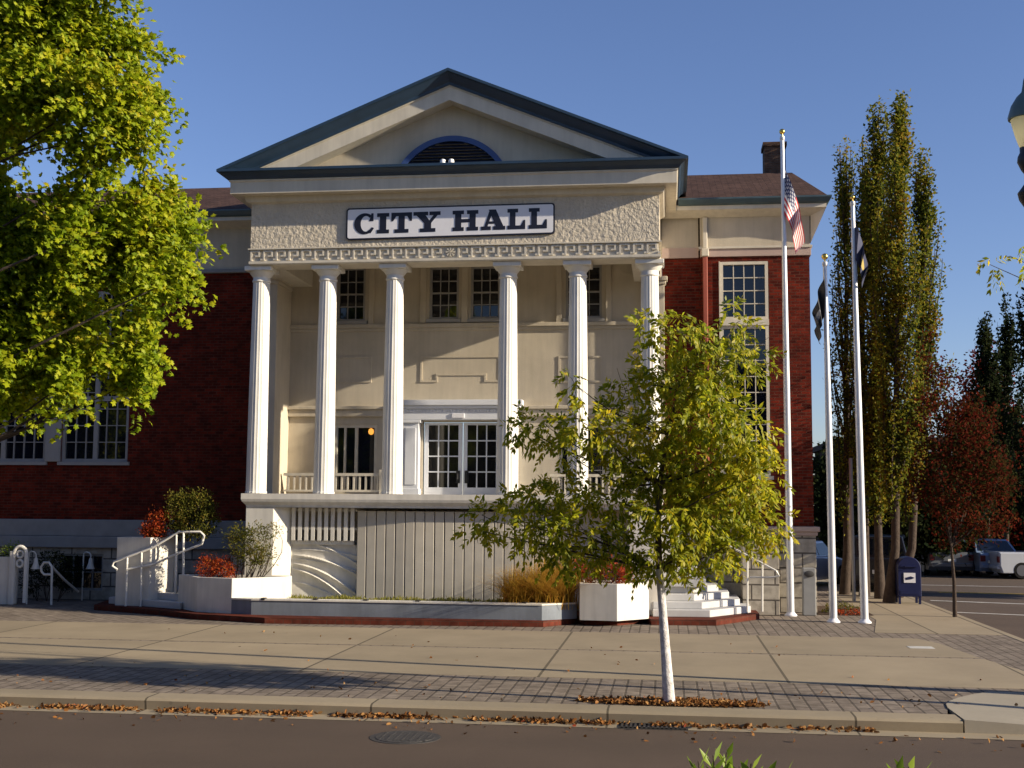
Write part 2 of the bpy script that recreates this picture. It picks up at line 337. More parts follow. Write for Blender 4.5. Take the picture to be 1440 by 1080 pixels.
# kerb with a rounded nose, a dropped end on the right
prof = [(15.89, -.16), (15.87, -.03), (15.90, -.006), (15.95, .004), (16.32, .004), (16.32, -.16)]
mb = MB(); n = len(prof); xs = [-70, 3.0, 3.55]
vs = [(x, y, z) for x in xs for y, z in prof]; fs = [tuple(range(n))[::-1], tuple(range(2*n, 3*n))]
for i in range(2): fs += [(i*n+k, i*n+(k+1) % n, (i+1)*n+(k+1) % n, (i+1)*n+k) for k in range(n)]
mb.add(vs, fs); struct(mb.build('kerb', 'kerb_stone'))
mb = MB()                                # ramp at the corner, falling to the gutter
g = []
nx, ny = 12, 8
for j in range(ny+1):
    for i in range(nx+1):
        u, v = i/nx, j/ny; y = 15.89+v*2.45; xl = 3.57+.0*v if v < .35 else 3.57+((v-.35)/.65)**2*.9; x = xl+(7.6-xl)*u
        fall = max(0, min(1, (x-3.6)/2.2))*(1-v)**1.2; g.append((x, y, .012-.125*fall))
fs = [(j*(nx+1)+i, j*(nx+1)+i+1, (j+1)*(nx+1)+i+1, (j+1)*(nx+1)+i) for j in range(ny) for i in range(nx)]
o = len(g); g += [(x, y, -.2) for x, y, z in g[:nx+1]]; fs += [(i+1, i, o+i, o+i+1) for i in range(nx)]
o2 = len(g); lc = [j*(nx+1) for j in range(ny+1)]; g += [(g[k][0], g[k][1], -.2) for k in lc]; fs += [(lc[j], lc[j+1], o2+j+1, o2+j) for j in range(ny)]
struct(mb.add(g, fs).build('kerb_ramp', 'ramp_concrete', smooth=True))
sheet('gutter', [(-70, 15.52), (12, 15.52), (12, 15.90), (-70, 15.90)], -.145, 'kerb_stone')
mb = MB(); mb.box(6.76, 6.95, 20, 60, -.16, .008); struct(mb.build('side_kerb', 'kerb_stone', bevel=.02))
mb = MB()
for a, b in (((8.6, 41.2), (16, 40.0)), ((8.6, 41.5), (16, 40.3))):
    mb.add([(a[0], a[1], -.146), (b[0], b[1], -.146), (b[0], b[1]+.12, -.146), (a[0], a[1]+.12, -.146)], [(0, 1, 2, 3)])
struct(mb.build('yellow_road_line', 'yellow_line', fix=False))
mb = MB()
for a, b, wd in (((7.6, 37.6), (15, 35.2), .22), ((8.2, 45.0), (16, 44.2), .15), ((7.4, 33.6), (15, 31.0), .18)):
    mb.add([(a[0], a[1], -.146), (b[0], b[1], -.146), (b[0], b[1]+wd, -.146), (a[0], a[1]+wd, -.146)], [(0, 1, 2, 3)])
struct(mb.build('white_road_line', 'white_line', fix=False))
mb = MB(); a = onz(1278, 911); b = onz(1312, 911); mb.box(a.x, b.x, a.y-.12, a.y+.22, .003, .009); struct(mb.build('pavement_patch', 'white_line'))

# ================================================================== city hall
hall = thing('city_hall', (-5, 31, 0), 'red brick city hall with cream six column portico and navy gabled pediment', 'building')
AX, HW, YF = -5.02, 4.86, 28.0
YB = 31.0
def wall(name, mat, Y, x0, x1, z0, z1, holes=(), depth=.16, parent=None):
    xs = sorted({x0, x1, *[h[0] for h in holes], *[h[1] for h in holes]}); zs = sorted({z0, z1, *[h[2] for h in holes], *[h[3] for h in holes]})
    mb = MB()
    for i in range(len(xs)-1):
        for j in range(len(zs)-1):
            cx, cz = (xs[i]+xs[i+1])/2, (zs[j]+zs[j+1])/2
            if any(h[0] < cx < h[1] and h[2] < cz < h[3] for h in holes): continue
            mb.add([(xs[i], Y, zs[j]), (xs[i+1], Y, zs[j]), (xs[i+1], Y, zs[j+1]), (xs[i], Y, zs[j+1])], [(0, 1, 2, 3)])
    for a, b, c, d in holes:
        y2 = Y+depth
        mb.add([(a,Y,c),(b,Y,c),(b,Y,d),(a,Y,d),(a,y2,c),(b,y2,c),(b,y2,d),(a,y2,d)], [(0,4,5,1),(1,5,6,2),(2,6,7,3),(3,7,4,0)])
    return mb.build(name, mat, parent or hall, fix=False)
def window(x0, x1, z0, z1, Y, nx, nz, fr=.07, mu=.022, mat='cream_trim', rails=(), glass='glass', sill=True, dp=.07, mull=()):
    mb = MB(); y0, y1 = Y-dp, Y+.03
    mb.box(x0, x0+fr, y0, y1, z0, z1); mb.box(x1-fr, x1, y0, y1, z0, z1)
    mb.box(x0+fr, x1-fr, y0, y1, z1-fr, z1); mb.box(x0+fr, x1-fr, y0, y1, z0, z0+fr)
    for x, wd in mull: mb.box(x-wd/2, x+wd/2, y0+.006, y1, z0+fr, z1-fr)
    for z, hh in rails: mb.box(x0+fr, x1-fr, y0+.004, y1, z-hh/2, z+hh/2)
    for i in range(1, nx): x = x0+fr+(x1-x0-2*fr)*i/nx; mb.box(x-mu/2, x+mu/2, y0+.03, y1-.002, z0+fr, z1-fr)
    for j in range(1, nz): z = z0+fr+(z1-z0-2*fr)*j/nz; mb.box(x0+fr, x1-fr, y0+.033, y1-.004, z-mu/2, z+mu/2)
    if sill: mb.box(x0-.07, x1+.07, y0-.10, y0+.002, z0-.09, z0-.002)
    o = mb.build('window', mat, hall)
    MB().add([(x0+.01, Y+.012, z0+.01), (x1-.01, Y+.012, z0+.01), (x1-.01, Y+.012, z1-.01), (x0+.01, Y+.012, z1-.01)], [(0, 1, 2, 3)]).build('pane', glass, o, fix=False)
    return o
# --- porch back wall with openings
upw = [(-8.56, -7.80, 7.30, 8.72), (-6.10, -5.33, 7.32, 8.70), (-5.02, -4.25, 7.32, 8.70), (-2.56, -1.64, 7.30, 8.68)]
low = [(-8.56, -7.42, 2.82, 4.60), (-2.72, -1.55, 2.82, 4.60)]
doorh = (-6.22, -4.20, 2.80, 4.66)
wall('back_wall', 'cream', YB, -10.6, -.12, 2.5, 9.9, upw+low+[doorh])
for h in upw: window(*h, YB+.10, 3, 4, .06, .022, 'sash_shaded', [((h[2]+h[3])/2, .04)], mull=())
window(*low[0], YB+.10, 1, 1, .08, .02, 'cream_trim', [], mull=((-7.98, .07), (-8.28, .05)), sill=False)
window(*low[1], YB+.10, 2, 3, .08, .02, 'cream_trim', [], mull=((-2.1, .06),), sill=False)
mb = MB(); mb.lathe([(.0, .09), (.06, .06), (.075, 0), (.06, -.06), (0, -.09)], (-7.60, YB+.07, 4.42), 12); mb.build('porch_lamp', 'lit_bulb', hall, smooth=True)
# trims on the back wall
mb = MB()
for a, b, c, d in upw[:1]+upw[3:]:
    for x in (a-.24, b+.10): mb.box(x, x+.14, YB-.06, YB+.01, c-.10, d+.12)
    mb.box(a-.30, b+.30, YB-.09, YB+.01, d+.121, d+.24)
for x in (-6.34, -5.25, -4.22): mb.box(x, x+.16, YB-.06, YB+.01, 7.22, 8.82)
mb.box(-6.40, -4.00, YB-.09, YB+.01, 8.821, 8.95)
mb.build('window_surround', 'cream', hall, bevel=.008)
mb = MB(); mb.box(-10.4, -.5, YB-.10, YB+.01, 7.10, 7.20); mb.box(-10.4, -.5, YB-.05, YB+.01, 7.02, 7.098); mb.build('string_course', 'cream', hall, bevel=.01)
for a, b in ((-10.3, -6.85), (-3.6, -.4)): MB().box(a, b, YB-.16, YB+.01, 4.98, 5.07).box(a, b, YB-.10, YB+.01, 4.80, 4.978).build('ledge', 'cream', hall, bevel=.012)
def outline(pts, wd=.05, y0=YB-.022, y1=YB+.01):
    mb = MB(); n = len(pts)
    for i in range(n):
        (a, b), (c, d) = pts[i], pts[(i+1) % n]
        if abs(b-d) < 1e-6: mb.box(min(a, c)-wd/2, max(a, c)+wd/2, y0, y1, b-wd/2, b+wd/2)
        else: mb.box(a-wd/2, a+wd/2, y0+.003, y1, min(b, d)+wd/2, max(b, d)-wd/2)
    return mb
outline([(-6.29, 6.34), (-4.22, 6.34), (-4.22, 5.71), (-4.62, 5.71), (-4.62, 5.88), (-5.88, 5.88), (-5.88, 5.71), (-6.29, 5.71)]).build('wall_panel', 'cream', hall)
outline([(-2.72, 6.31), (-1.66, 6.31), (-1.66, 5.68), (-2.72, 5.68)]).build('wall_panel', 'cream', hall)
outline([(-8.56, 6.34), (-7.62, 6.34), (-7.62, 5.71), (-8.56, 5.71)]).build('wall_panel', 'cream', hall)
# door case and the pair of doors
mb = MB(); mb.box(-6.82, -3.62, YB-.42, YB-.02, 5.06, 5.20); mb.box(-6.76, -3.68, YB-.36, YB-.02, 4.98, 5.058); mb.box(-6.70, -3.74, YB-.30, YB-.02, 4.70, 4.978)
for i in range(34): x = -6.68+i*.0865; mb.box(x, x+.045, YB-.325, YB-.29, 4.90, 4.97)
for x in (-6.70, -4.20+.03):
    mb.box(x, x+.42, YB-.26, YB-.02, 2.80, 4.62); mb.box(x-.05, x+.47, YB-.31, YB-.02, 4.622, 4.698); mb.box(x-.03, x+.45, YB-.29, YB-.02, 2.79, 2.95)
    mb.box(x+.07, x+.35, YB-.28, YB-.25, 3.05, 4.50)
mb.build('door_surround', 'cool_white', hall, bevel=.01)
MB().box(-5.42, -5.10, YB-.33, YB-.302, 4.74, 4.86).build('address_plate', 'off_white', hall, bevel=.01)
for x0, x1, hx in ((-6.18, -5.20, -5.30), (-5.17, -4.23, -5.08)):
    mb = MB(); y0, y1 = YB+.02, YB+.07; st, zb, zt = .10, 2.99, 4.58
    mb.box(x0, x0+st, y0, y1, 2.81, 4.64); mb.box(x1-st, x1, y0, y1, 2.81, 4.64); mb.box(x0+st, x1-st, y0, y1, 2.81, zb); mb.box(x0+st, x1-st, y0, y1, zt, 4.64)
    for i in (1, 2): x = x0+st+(x1-x0-2*st)*i/3; mb.box(x-.016, x+.016, y0+.012, y1-.002, zb, zt)
    for j in (1, 2, 3): z = zb+(zt-zb)*j/4; mb.box(x0+st, x1-st, y0+.014, y1-.004, z-.016, z+.016)
    d = mb.build('door', 'cool_white', hall)
    MB().add([(x0+.05, y1-.01, 2.9), (x1-.05, y1-.01, 2.9), (x1-.05, y1-.01, 4.6), (x0+.05, y1-.01, 4.6)], [(0, 1, 2, 3)]).build('pane', 'door_glass', d, fix=False)
    mb = MB(); mb.box(hx-.05, hx+.05, y0-.02, y0-.001, 3.10, 3.42); mb.tube([(hx, y0-.02, 3.36), (hx, y0-.08, 3.34), (hx, y0-.08, 3.20), (hx, y0-.02, 3.16)], .014); mb.build('door_handle', 'dark_metal', d)
# --- porch: pilasters, floor, ceiling, entablature
for x, dp in ((-10.02, 1.2), (-.30, .24)):  # left depth is made up to block low sun from the left wing
    mb = MB(); mb.box(x-.24, x+.24, YB-dp, YB-.003, 2.80, 8.10); mb.build('pilaster', 'cream', hall, bevel=.012)
    mb = MB(); mb.box(x-.32, x+.32, YB-dp-.08, YB-.004, 8.19, 8.30); mb.box(x-.28, x+.28, YB-dp-.04, YB-.004, 8.102, 8.188); mb.build('pilaster_capital', 'cream', hall, bevel=.015)
MB().box(AX-HW+.6, AX+HW-.6, YF+.6, YB-.01, 8.95, 9.05).build('porch_ceiling', 'cream', hall)
mb = MB(); mb.sweep([(0, 8.62), (0, 9.9), (-.64, 9.9), (-.64, 8.62)], AX, HW, YF, YB-.005); mb.build('frieze', 'cream_rough', hall)
mb = MB(); mb.sweep([(-.02, 8.22), (-.02, 8.59), (.05, 8.59), (.05, 8.619), (-.66, 8.619), (-.66, 8.22)], AX, HW, YF, YB-.006)
mb.sweep([(.0, 8.221), (.03, 8.25), (.03, 8.31), (-.019, 8.31), (-.019, 8.221)], AX, HW, YF, YB-.006); mb.build('architrave', 'cream_trim', hall)
mb = MB(); N = 31; wd = (2*HW+.02)/N; rs = MB()                      # greek key run
for i in range(N):
    x = AX-HW-.01+i*wd; a, b, y0, y1 = 8.33, 8.575, YF-.02, YF+.021
    if i == 15:
        mb.build('key_pattern', 'cream_trim', hall); mb = MB()
        for k in range(8):
            an = math.pi*k/4; cx, cz = x+wd/2, (a+b)/2
            rs.slab([(cx+.11*math.cos(an-.2), cz+.11*math.sin(an-.2)), (cx+.115*math.cos(an+.2), cz+.115*math.sin(an+.2)), (cx, cz)], y0-.001*k, y1)
        continue
    t_ = .044
    mb.box(x+.012, x+.012+t_, y0, y1, a, b); mb.box(x+.012+t_, x+wd*.80, y0+.001, y1, b-t_, b); mb.box(x+wd*.80-t_, x+wd*.80, y0, y1, a+.085, b-t_)
    mb.box(x+wd*.42, x+wd*.80-t_, y0+.001, y1, a+.085, a+.085+t_*.9); mb.box(x+wd*.80+.012, x+wd+.010, y0+.002, y1, a, a+t_)
rs.build('rosette', 'cream_trim', hall)
mb.build('key_pattern', 'cream_trim', hall)
mb = MB(); mb.sweep([(0, 9.70), (.10, 9.74), (.14, 9.87), (.40, 9.87), (.40, 10.14), (.43, 10.17), (.43, 10.20), (-.3, 10.20), (-.3, 9.70)], AX, HW, YF, YB-.5); mb.build('cornice', 'cream_trim', hall)
mb = MB(); mb.sweep([(.40, 10.201), (.46, 10.21), (.50, 10.27), (.60, 10.34), (.66, 10.35), (.66, 10.41), (-.3, 10.43), (-.3, 10.201)], AX, HW, YF, YB-.6); mb.build('gutter', 'navy', hall)
# raking cornices
TX, ZT, ZA = HW+.66, 10.41, 12.67
def rake(prof, zmin):
    mb = MB(); n = len(prof); xs = [TX*(i/40-1) for i in range(81)]
    for x in xs:
        zl = ZA-(ZA-ZT)*abs(x)/TX
        for dz, o in prof: mb.v.append((AX+x, YF-o, max(zmin, zl+dz)))
    for i in range(80): mb.f += [(i*n+k, i*n+(k+1) % n, (i+1)*n+(k+1) % n, (i+1)*n+k) for k in range(n)]
    return mb
rake([(0, .655), (-.065, .655), (-.09, .60), (-.20, .52), (-.27, .45), (-.33, .44), (-.33, -.1), (.0, -.1)], 10.40).build('raking_gutter', 'navy', hall)
rake([(-.331, .41), (-.36, .41), (-.36, .38), (-.68, .38), (-.68, -.1), (-.331, -.1)], 10.42).build('raking_cornice', 'cream_trim', hall)
mb = MB(); mb.slab([(AX-TX+.3, 10.3), (AX+TX-.3, 10.3), (AX, ZA-.25)], YF+.05, YF+.25); mb.build('tympanum', 'cream', hall)
mb = MB()
for sg in (-1, 1):
    q = [(AX+sg*(TX-.01), YF-.60, ZT+.012), (AX, YF-.60, ZA+.016), (AX, 37.0, ZA+.016), (AX+sg*(TX-.01), 37.0, ZT+.012)]
    mb.add(q+[(a, b, c-.07) for a, b, c in q], [(0, 1, 2, 3), (4, 5, 6, 7), (0, 1, 5, 4), (1, 2, 6, 5), (2, 3, 7, 6), (3, 0, 4, 7)])
mb.build('portico_roof', 'navy', hall)
# lunette vent
cz, hh, ww = 10.43, .80, 1.30
rr = (ww*ww+hh*hh)/(2*hh); a0 = math.degrees(math.acos(ww/rr)); zc = cz+hh-rr
def arcband(r0, r1, y0, y1):
    mb = MB(); n = 28; P = []
    for i in range(n+1):
        a = R(a0+(180-2*a0)*i/n); P.append((math.cos(a), math.sin(a)))
    poly = [(AX+r1*c, zc+r1*s) for c, s in P]+[(AX+r0*c, zc+r0*s) for c, s in P[::-1]]
    n2 = len(poly); N1 = n+1
    for i in range(n):
        q = [poly[i], poly[i+1], poly[n2-2-i], poly[n2-1-i]]; mb.slab(q, y0, y1)
    return mb
vt = arcband(rr-.13, rr, YF-.06, YF+.06).build('lunette_vent', 'blue_trim', hall)
mb = MB(); k = 9
for i in range(k):
    z = cz+.02+i*(hh-.14)/k; hw2 = math.sqrt(max(0, (rr-.12)**2-(z+.04-zc)**2))
    if hw2 > .05: mb.add([(AX-hw2, YF-.03, z), (AX+hw2, YF-.03, z), (AX+hw2, YF+.04, z+.065), (AX-hw2, YF+.04, z+.065), (AX-hw2, YF-.03, z-.012), (AX+hw2, YF-.03, z-.012), (AX+hw2, YF+.04, z+.05), (AX-hw2, YF+.04, z+.05)], [(0,1,2,3),(4,5,6,7),(0,1,5,4),(1,2,6,5),(2,3,7,6),(3,0,4,7)])
mb.build('louvre', 'louvre_dark', vt)
mb = MB()
for dx in (-.10, .10):
    x = AX-.05+dx; mb.lathe([(.055, 0), (.075, .05), (.06, .13), (.02, .15)], (x, YF-.33, 10.44), 12); mb.tube([(x, YF-.33, 10.40), (x, YF-.33, 10.46)], .02)
fl = tag(mb.build('floodlight', 'off_white', smooth=True), 'small twin white floodlight heads on the ledge below the arched vent', 'floodlight')
# columns
for k, dx in enumerate((-4.69, -3.04, -1.40, 1.32, 2.96, 4.63)):
    x = AX+dx; mb = MB(); pr = []
    for i in range(15):
        u = i/14; pr.append((.245-.045*u**1.6, 2.80+u*5.05))
    mb.lathe([(.262, 2.795), (.262, 2.83), (.247, 2.85)]+pr[1:], (x, 28.38, 0), 120, .032, 20)
    cl = mb.build('column', 'white_paint', hall, smooth=False)
    mb = MB(); mb.lathe([(.20, 7.85), (.222, 7.87), (.222, 7.90), (.205, 7.92), (.205, 7.98), (.225, 8.0), (.29, 8.09), (.30, 8.11)], (x, 28.38, 0), 40); mb.build('capital_neck', 'white_paint', cl, smooth=True)
    mb = MB(); mb.box(x-.33, x+.33, 28.05, 28.71, 8.112, 8.218); mb.build('capital_slab', 'white_paint', cl, bevel=.012)
# porch floor slab with moulded edge
mb = MB(); mb.sweep([(.03, 2.60), (.05, 2.66), (.05, 2.79), (-1.2, 2.79), (-1.2, 2.47), (-.05, 2.47), (-.04, 2.52)], AX, HW, YF, YB-.01); mb.box(AX-3.7, AX+3.7, 29.2, YB-.01, 2.48, 2.788); mb.build('porch_floor', 'white_stucco', hall)
# piers and the wall under the porch
for x0, x1, e in ((-9.84, -9.17, 1), (-.88, -.20, 0)):
    MB().prism([(x0, 28.06), (x1, 28.06), (x1+.33*e, 28.39), (x1+.33*e, 28.8), (x0, 28.8)], 0, 2.468).build('porch_pier', 'white_stucco', hall, bevel=.01)
MB().box(-9.84, -.2, 28.82, 30.95, 0, 2.466).build('porch_base', 'cream', hall)
# balustrade seen behind the columns
mb = MB(); y = 30.45
mb.box(-9.7, -7.15, y-.04, y+.04, 3.26, 3.33); mb.box(-9.7, -7.15, y-.03, y+.03, 2.86, 2.91)
x = -9.6
while x < -7.2: mb.box(x, x+.045, y-.022, y+.022, 2.91, 3.26); x += .155
mb.box(-7.2, -7.06, y-.07, y+.07, 2.80, 3.42); mb.build('balustrade', 'cream_trim', hall)
mb = MB(); y = 30.45
mb.box(-2.9, -.35, y-.04, y+.04, 3.26, 3.33); x = -2.85
while x < -.4: mb.box(x, x+.045, y-.022, y+.022, 2.80, 3.26); x += .155
mb.build('balustrade', 'cream_trim', hall)
# --- brick walls beside the portico and the right wing
wall('wall', 'brick_red', YB, -.118, .86, 2.1, 8.84)
MB().box(-.60, .86, YB+.002, YB+.3, 0, 2.1).build('plinth', 'stone_block', hall)
wz = (1.32, 2.52, 3.3, 8.68)
YW = 30.9
wall('wall', 'brick_red', YW, .86, 3.53, 2.085, 8.82, [wz], .14)
MB().add([(3.53, YW, 2.085), (3.53, 39, 2.085), (3.53, 39, 9.9), (3.53, YW, 9.9), (.86, YW, 2.085), (.86, YB+.1, 2.085), (.86, YB+.1, 9.9), (.86, YW, 9.9)], [(0, 1, 2, 3), (4, 7, 6, 5)]).build('side_wall', 'brick_red', hall, fix=False)
o = window(1.33, 2.51, 7.20, 8.67, YW+.06, 4, 4, .075, .022, 'cream_trim', sill=False)
o = window(1.33, 2.51, 3.31, 7.05, YW+.06, 4, 9, .075, .022, 'cream_trim', sill=True)
mb = MB(); mb.box(1.325, 2.515, YW-.07, YW+.08, 7.052, 7.198); mb.box(1.30, 1.325+.0, YW-.03, YW+.08, 3.3, 8.68); mb.build('window_transom', 'cream_trim', hall)
mb = MB(); mb.box(.90, 1.02, YW-.10, YW-.003, 2.1, 8.80); mb.build('downspout', paint('downspout_red', (.30, .07, .04), .5, .08), hall, bevel=.02)
mb = MB(); mb.box(.90, 1.02, YW-.10, YW-.003, 9.0, 9.80); mb.box(.87, 1.05, YW-.14, YW-.003, 8.80, 8.999); mb.build('downspout', 'cream_trim', hall, bevel=.02)
for (nm, mt, z0, z1, pj) in (('band', 'pink_band', 8.80, 9.06, .04), ('frieze', 'cream', 9.061, 9.86, .02)):
    mb = MB(); mb.box(-.115, .80, YB-pj, YB+.1, z0, z1); mb.box(.84, 3.53+pj, YW-pj, YW+.3, z0, z1); mb.box(3.30, 3.53+pj-.001, YW+.3, 38.9, z0, z1); mb.build(nm, mt, hall, bevel=.006)
MB().box(.80, 3.60, YW-.07, YW+.2, 9.00, 9.055).build('band', 'cream_trim', hall)
# eaves of the right wing: soffit, teal gutter
mb = MB(); mb.add([(-.1, 30.52, 9.93), (3.92, 30.52, 9.93), (3.92, 38.9, 9.93), (3.56, 38.9, 9.10), (3.56, YW-.03, 9.10), (-.1, YW-.03, 9.80), (3.57, YW-.03, 9.80), (-.1, 30.52, 10.05), (3.92, 30.52, 10.05), (3.92, 38.9, 10.05)],
    [(0, 1, 6, 5), (1, 2, 3, 4), (1, 4, 6), (0, 7, 8, 1), (1, 8, 9, 2)]); mb.build('soffit', 'cream_trim', hall, fix=False)
mb = MB(); pr = [(30.50, 10.03), (30.44, 10.06), (30.38, 10.16), (30.38, 10.20), (30.60, 10.20), (30.60, 10.03)]; n = len(pr)
vs = [(.30, y, z) for y, z in pr]+[(3.92+(30.50-y), y, z) for y, z in pr]+[(3.92+(30.50-y), 38.9, z) for y, z in pr]
fs = [tuple(range(n))[::-1]]+[(s*n+k, s*n+(k+1) % n, (s+1)*n+(k+1) % n, (s+1)*n+k) for s in range(2) for k in range(n)]
mb.add(vs, fs).build('gutter', 'teal', hall)
# plinth of the right wing with moulded cap
mb = MB(); mb.box(.86, 3.57, YW-.04, YW+.4, 0, 1.86); mb.box(3.2, 3.569, YW+.4, 39, 0, 1.86); mb.build('plinth', 'stone_block', hall, bevel=.01)
mb = MB(); mb.box(.84, 3.66, YW-.13, YW+.4, 1.96, 2.08); mb.box(.85, 3.61, YW-.08, YW+.4, 1.862, 1.958); mb.box(3.2, 3.659, YW+.4, 39, 1.963, 2.079); mb.build('plinth_cap', 'pink_band', hall, bevel=.015)
# --- left wing
YL = 31.0
lw = [(-18.9, -16.45, 3.62, 8.2), (-16.0, -14.15, 3.62, 8.2)]
wall('wall', 'brick_red', YL, -60, -10.6, 2.10, 8.72, lw, .16)
for a, b, c, d in lw:
    n = 8; window(a, b, c, d, YL+.1, n if b-a > 2 else 6, 10, .08, .022, 'sash_shaded', rails=((5.30, .13),), mull=((a+(b-a)*.5, .12),))
mb = MB(); mb.box(-16.44, -16.01, YL-.06, YL+.05, 3.62, 8.2); mb.build('mullion', 'sash_shaded', hall, bevel=.015)
mb = MB(); mb.box(-15.93, -15.28, YL+.14, YL+.17, 4.84, 4.91); mb.build('interior_light', 'lit_bulb', hall) if False else None
MB().box(-60, -10.6, YL-.03, YL+.2, 8.721, 9.9).build('frieze', 'cream', hall)
mb = MB(); mb.box(-60, -10.6, YL-.10, YL+.2, 8.62, 8.719); mb.box(-60, -10.4, YL-.12, YL+.2, 1.36, 1.66); mb.box(-60, -10.4, YL-.06, YL+.2, 1.662, 2.098); mb.build('band', 'stone_grey', hall, bevel=.02)
bw = [(-15.9, -14.7, .25, 1.2), (-18.6, -17.4, .25, 1.2)]
wall('plinth', 'stone_block', YL-.02, -60, -10.4, 0, 1.36, bw, .18)
for h in bw: window(*h, YL+.1, 4, 2, .06, .022, 'stone_grey', sill=False)
mb = MB(); mb.add([(-60, 30.52, 9.93), (-10.0, 30.52, 9.93), (-10.0, YL-.03, 9.80), (-60, YL-.03, 9.80), (-60, 30.52, 10.05), (-10.0, 30.52, 10.05)], [(0, 1, 2, 3), (0, 4, 5, 1)]); mb.build('soffit', 'cream_trim', hall, fix=False)
vs = [(-60, y, z) for y, z in pr]+[(-10.3, y, z) for y, z in pr]
MB().add(vs, [tuple(range(n6 := len(pr)))[::-1]]+[(k, (k+1) % n6, n6+(k+1) % n6, n6+k) for k in range(n6)]+[tuple(range(n6, 2*n6))]).build('gutter', 'teal', hall)
# --- main roof
ye, ze, yr, zr = 30.45, 10.19, 35.0, 12.02
mb = MB(); mb.add([(-60, ye, ze), (3.97, ye, ze), (3.55, yr, zr), (-60, yr, zr), (3.97, 39.5, ze), (-60, 39.5, ze)], [(0, 1, 2, 3), (1, 4, 2), (3, 2, 4, 5)])
rf = mb.build('roof', 'shingle', hall, fix=False)
c = at(1074, 203, 35.6); d = at(1101, 203, 35.6)
mb = MB(); mb.box(c.x, d.x+.05, 35.4, 36.1, 11.2, c.z-.12); mb.box(c.x-.04, d.x+.09, 35.36, 36.14, c.z-.119, c.z); mb.build('chimney', brick('chimney_brick', (.13, .075, .05), (.10, .06, .042), (.12, .09, .07)), rf)

